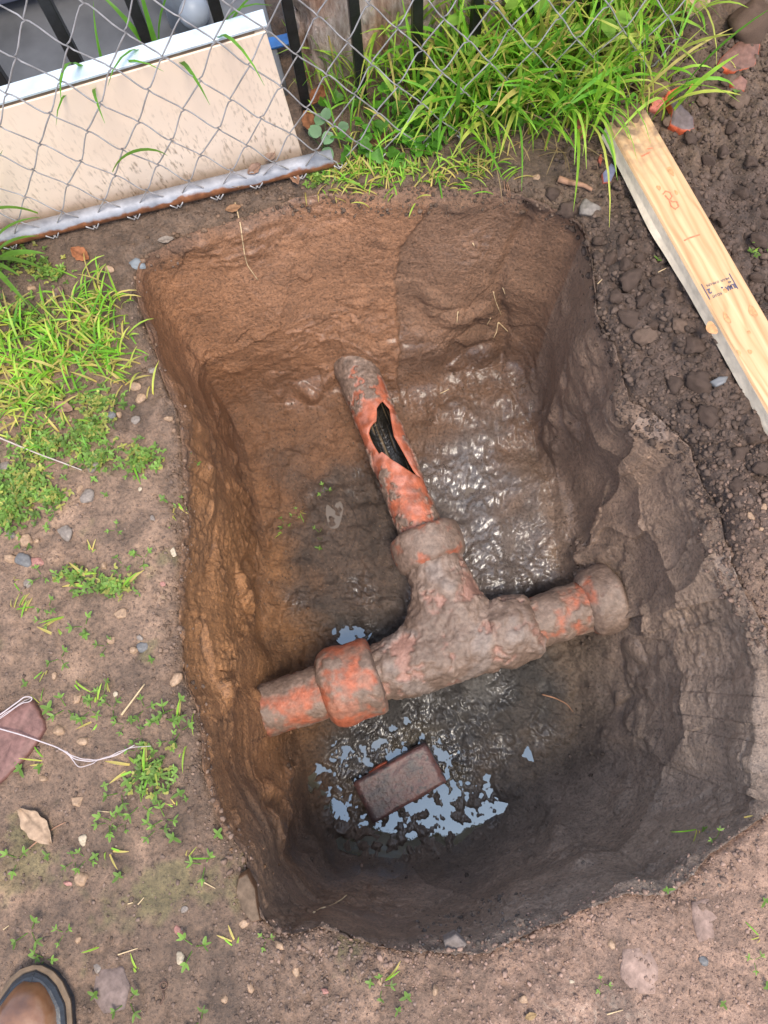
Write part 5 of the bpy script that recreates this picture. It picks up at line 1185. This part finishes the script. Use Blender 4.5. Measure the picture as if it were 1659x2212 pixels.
for x, y in [(420,995),(395,1090),(355,1080),(250,1145),(265,1220),(290,1195),(230,1070),(310,1205),(170,1280),(90,1245),(40,1310),(30,1250),(330,985),(280,1015),(415,1055),(375,1110),(195,1190),(20,620),(100,640),(1590,150),(1588,204),(1480,222),(1420,563),(1618,545),(1630,555),(1640,540),(1650,1945),(1640,2030),(1560,2165),(1630,2075),(1655,2130),(1612,1765),(1520,1790),(1550,1810),(1440,1920),(1300,2125),(825,2130),(800,2120),(860,2180),(575,2030),(880,2150),(640,1110),(690,1150),(650,1105),(615,1130),(610,1150),(690,1185),(700,1060)]:
    seedling(x, y, s=r2.uniform(.7, 1.2))
for x, y, s in ((200, 1265, 2.0), (160, 1240, 1.7), (260, 1270, 1.6), (290, 980, 1.7), (330, 990, 1.5), (1625, 548, 1.6), (310, 1680, 1.8), (340, 1650, 1.6), (290, 1660, 1.7), (400, 1610, 1.6), (380, 1560, 1.4), (1510, 1800, 1.3), (380, 1085, 1.3), (205, 1520, 1.3), (830, 2120, 1.2), (90, 1650, 1.4)): seedling(x, y, 1, s)
# clover
def clover_leaf(r, s):
    B = Blades(); az = r.uniform(0, 6.28); c = np.array((.09, .25, .025))*r.uniform(.75, 1.45)
    for k in range(3): B.leaf((0, 0, 0), az+k*2.094, r.uniform(.0, .25), s, s*1.05, c, .18, .16, 7)
    return B.mesh('leaf')
CLM = [clover_leaf(r2, .013) for _ in range(6)]
def clover(x, y, n, rad, hmax):
    p = P(x, y, 0); g = drop(p[0], p[1])[0]; e = empty('clover', g); w = 'on the back rim below the mesh' if y > 300 else ('by the panel corner' if x < 800 else 'among the grass behind the mesh'); tag(e, 'bright green three-leaved clover '+w, 'clover', 'clover '+w)
    for i in range(n):
        a = r2.uniform(0, 6.28); q = rad*math.sqrt(r2.random()); h = r2.uniform(.3, 1)*hmax; t = Vector((q*math.cos(a), q*math.sin(a)-.3*h, h))
        B = Blades(); B.stem([(0, 0, 0), tuple(t*.5+Vector((0, 0, h*.15))), tuple(t)], .0007, (.18, .30, .06)); link('stem', B.mesh('stem'), M_blade, e)
        o = link('leaf', CLM[r2.randrange(6)], M_blade, e, True); o.location = t; o.rotation_euler = (r2.uniform(-.1, .6), r2.uniform(-.3, .3), r2.uniform(0, 6.28)); o.scale = (r2.uniform(.7, 1.35),)*3
for x, y, n, rad, h in ((855, 225, 7, .05, .09), (845, 265, 8, .05, .07), (870, 300, 8, .05, .05), (830, 330, 6, .04, .04), (900, 260, 7, .05, .07), (920, 290, 7, .05, .05), (770, 310, 6, .035, .05), (765, 340, 5, .03, .03), (850, 345, 6, .035, .03), (885, 335, 6, .03, .03), (960, 230, 6, .05, .10), (1000, 200, 5, .05, .12), (930, 190, 5, .05, .10), (790, 270, 4, .04, .04), (720, 240, 3, .03, .04), (1050, 230, 5, .05, .09), (1120, 240, 5, .05, .08), (1000, 260, 6, .05, .06), (1075, 280, 4, .04, .05), (950, 320, 5, .04, .03)): clover(x, y, n, rad, h)
# succulent-leaved weed on the panel corner
p = P(705, 330, 0); g = drop(p[0], p[1])[0]; e = empty('round_leaf_weed', g); tag(e, 'blue-green round-leaved weed at the lower corner of the cream panel', 'weed')
for i, (dx, dy, z, s) in enumerate(((-.02, .03, .06, .022), (.005, .02, .07, .020), (-.005, 0, .05, .024), (.02, .0, .055, .024), (.0, -.02, .035, .026), (.03, .02, .045, .02), (-.025, .01, .03, .02))):
    B = Blades(); B.leaf((0, 0, 0), i*1.3, .1, s*1.2, s*1.1, np.array((.17, .32, .15))*r2.uniform(.8, 1.25), .1, .05, 7); o = link('leaf', B.mesh('leaf'), M_blade, e, True); o.location = (dx, dy, z); o.rotation_euler = (.5, 0, 0)
    B = Blades(); B.stem([(0, 0, 0), (dx, dy, z)], .0012, (.2, .3, .12)); link('stem', B.mesh('stem'), M_blade, e)
# broad blades in front of and behind the panel
def tuft(x, y, blades, label, name='grass_tuft', z=None, col=None):
    p = P(x, y, 0 if z is None else z); g = drop(p[0], p[1])[0] if z is None else Vector(p); e = empty(name, g); tag(e, label, 'grass')
    for az, L, W, e0, bd in blades:
        B = Blades(); B.blade((0, 0, -.005), az, L, W, e0, bd, np.array(col if col is not None else (.11, .24, .03))*r2.uniform(.85, 1.2), None, 12, r2.uniform(-.4, .4)); link('blade', B.mesh('blade'), M_blade, e, True)
    return e
tuft(-15, 575, [(.55, .30, .014, 1.25, .7), (.75, .22, .010, 1.35, .5), (-.35, .20, .010, .9, 1.3), (-.8, .20, .010, .8, 1.3), (-.1, .17, .012, .8, 1.0), (.2, .16, .010, 1.0, 1.4), (-1.1, .17, .012, .8, 1.2), (1.0, .15, .007, 1.2, 1.2), (-.55, .13, .008, .9, 1.2), (.35, .20, .006, 1.2, 1.7)], 'broad-bladed green grass tuft in front of the rail at the panel')
bk = lambda s, off: FA+FD*s+FN*off
for s, off, bl, lab in ((.33, .11, [(-1.5, .50, .011, 1.5, 1.7), (-1.2, .42, .010, 1.5, 1.9), (-1.8, .40, .009, 1.45, 2.0), (1.2, .38, .010, 1.4, .6), (-.3, .44, .008, 1.45, 1.9)], 'long grass blades arching over the top edge of the cream panel'),
                        (.46, .13, [(-2.0, .46, .012, 1.5, 1.9), (.3, .44, .011, 1.45, 1.0), (-1.0, .45, .012, 1.5, 2.2), (2.6, .40, .012, 1.4, 1.2), (1.5, .42, .012, 1.5, .4)], 'upright broad grass behind the panel beside the grey drain stub'),
                        (.56, .10, [(-.9, .52, .010, 1.5, 2.3), (-.2, .46, .012, 1.5, 1.5), (.4, .42, .009, 1.4, 1.4)], 'grass with one blade drooping down the face of the panel'),
                        (.06, .12, [(1.4, .38, .009, 1.5, .5), (-1.9, .36, .007, 1.45, 1.9), (.2, .36, .008, 1.4, 1.1), (2.6, .36, .008, 1.45, 1.3)], 'grass shoots behind the low end of the panel')):
    q = bk(s, off); e = empty('grass_tuft', (q[0], q[1], .0)); tag(e, lab, 'grass')
    for az, L, W, e0, bd in bl:
        B = Blades(); B.blade((r2.uniform(-.02, .02), r2.uniform(-.01, .01), -.005), az, L, W, 1.57+r2.uniform(-.03, .06), bd*1.25, np.array((.13, .33, .035))*r2.uniform(.85, 1.2), None, 16, r2.uniform(-.3, .3), pw=3.2); link('blade', B.mesh('blade'), M_blade, e, True)
for (sa, za), (sb, zb), lab in (((.12, .10), (.02, .07), 'curved grass blade caught in the mesh low on the panel'), ((.30, .16), (.43, .13), 'short arched grass blade poking through the mesh mid-panel')):
    pts = []
    B = Blades(); q = fence_pt(sa, za, -.012); az = math.atan2(FD[1], FD[0])+(math.pi if sb < sa else 0); B.blade(tuple(q), az, .14, .007, .9, 2.2, (.11, .24, .03), None, 10); o = link('stray_grass', B.mesh('stray_grass'), M_blade, None, True); tag(o, lab, 'grass')

for x, y, n, lab in ((1265, 150, 3, 'pale green broadleaf weed at the edge of the tall grass by the dug soil'), (1150, 110, 3, 'broadleaf weed half hidden in the middle of the tall grass'), (1020, 150, 2, 'small broadleaf weed in tall grass beside an iron picket')):
    q = P(x, y); g = drop(q[0], q[1])[0]; e = empty('broadleaf_weed', g); tag(e, lab, 'weed')
    for i in range(n):
        a = -1.57+(i-1)*.9+r2.uniform(-.3, .3); h = r2.uniform(.10, .16); t = Vector((.03*math.cos(a), .03*math.sin(a), h))
        B = Blades(); B.stem([(0, 0, 0), tuple(t*.5), tuple(t)], .0013, (.25, .40, .08)); link('stem', B.mesh('stem'), M_blade, e)
        B = Blades(); B.leaf(tuple(t), a, .1, r2.uniform(.04, .055), r2.uniform(.028, .036), np.array((.26, .46, .07))*r2.uniform(.85, 1.15), .2, 0, 9); link('leaf', B.mesh('leaf'), M_blade, e, True)
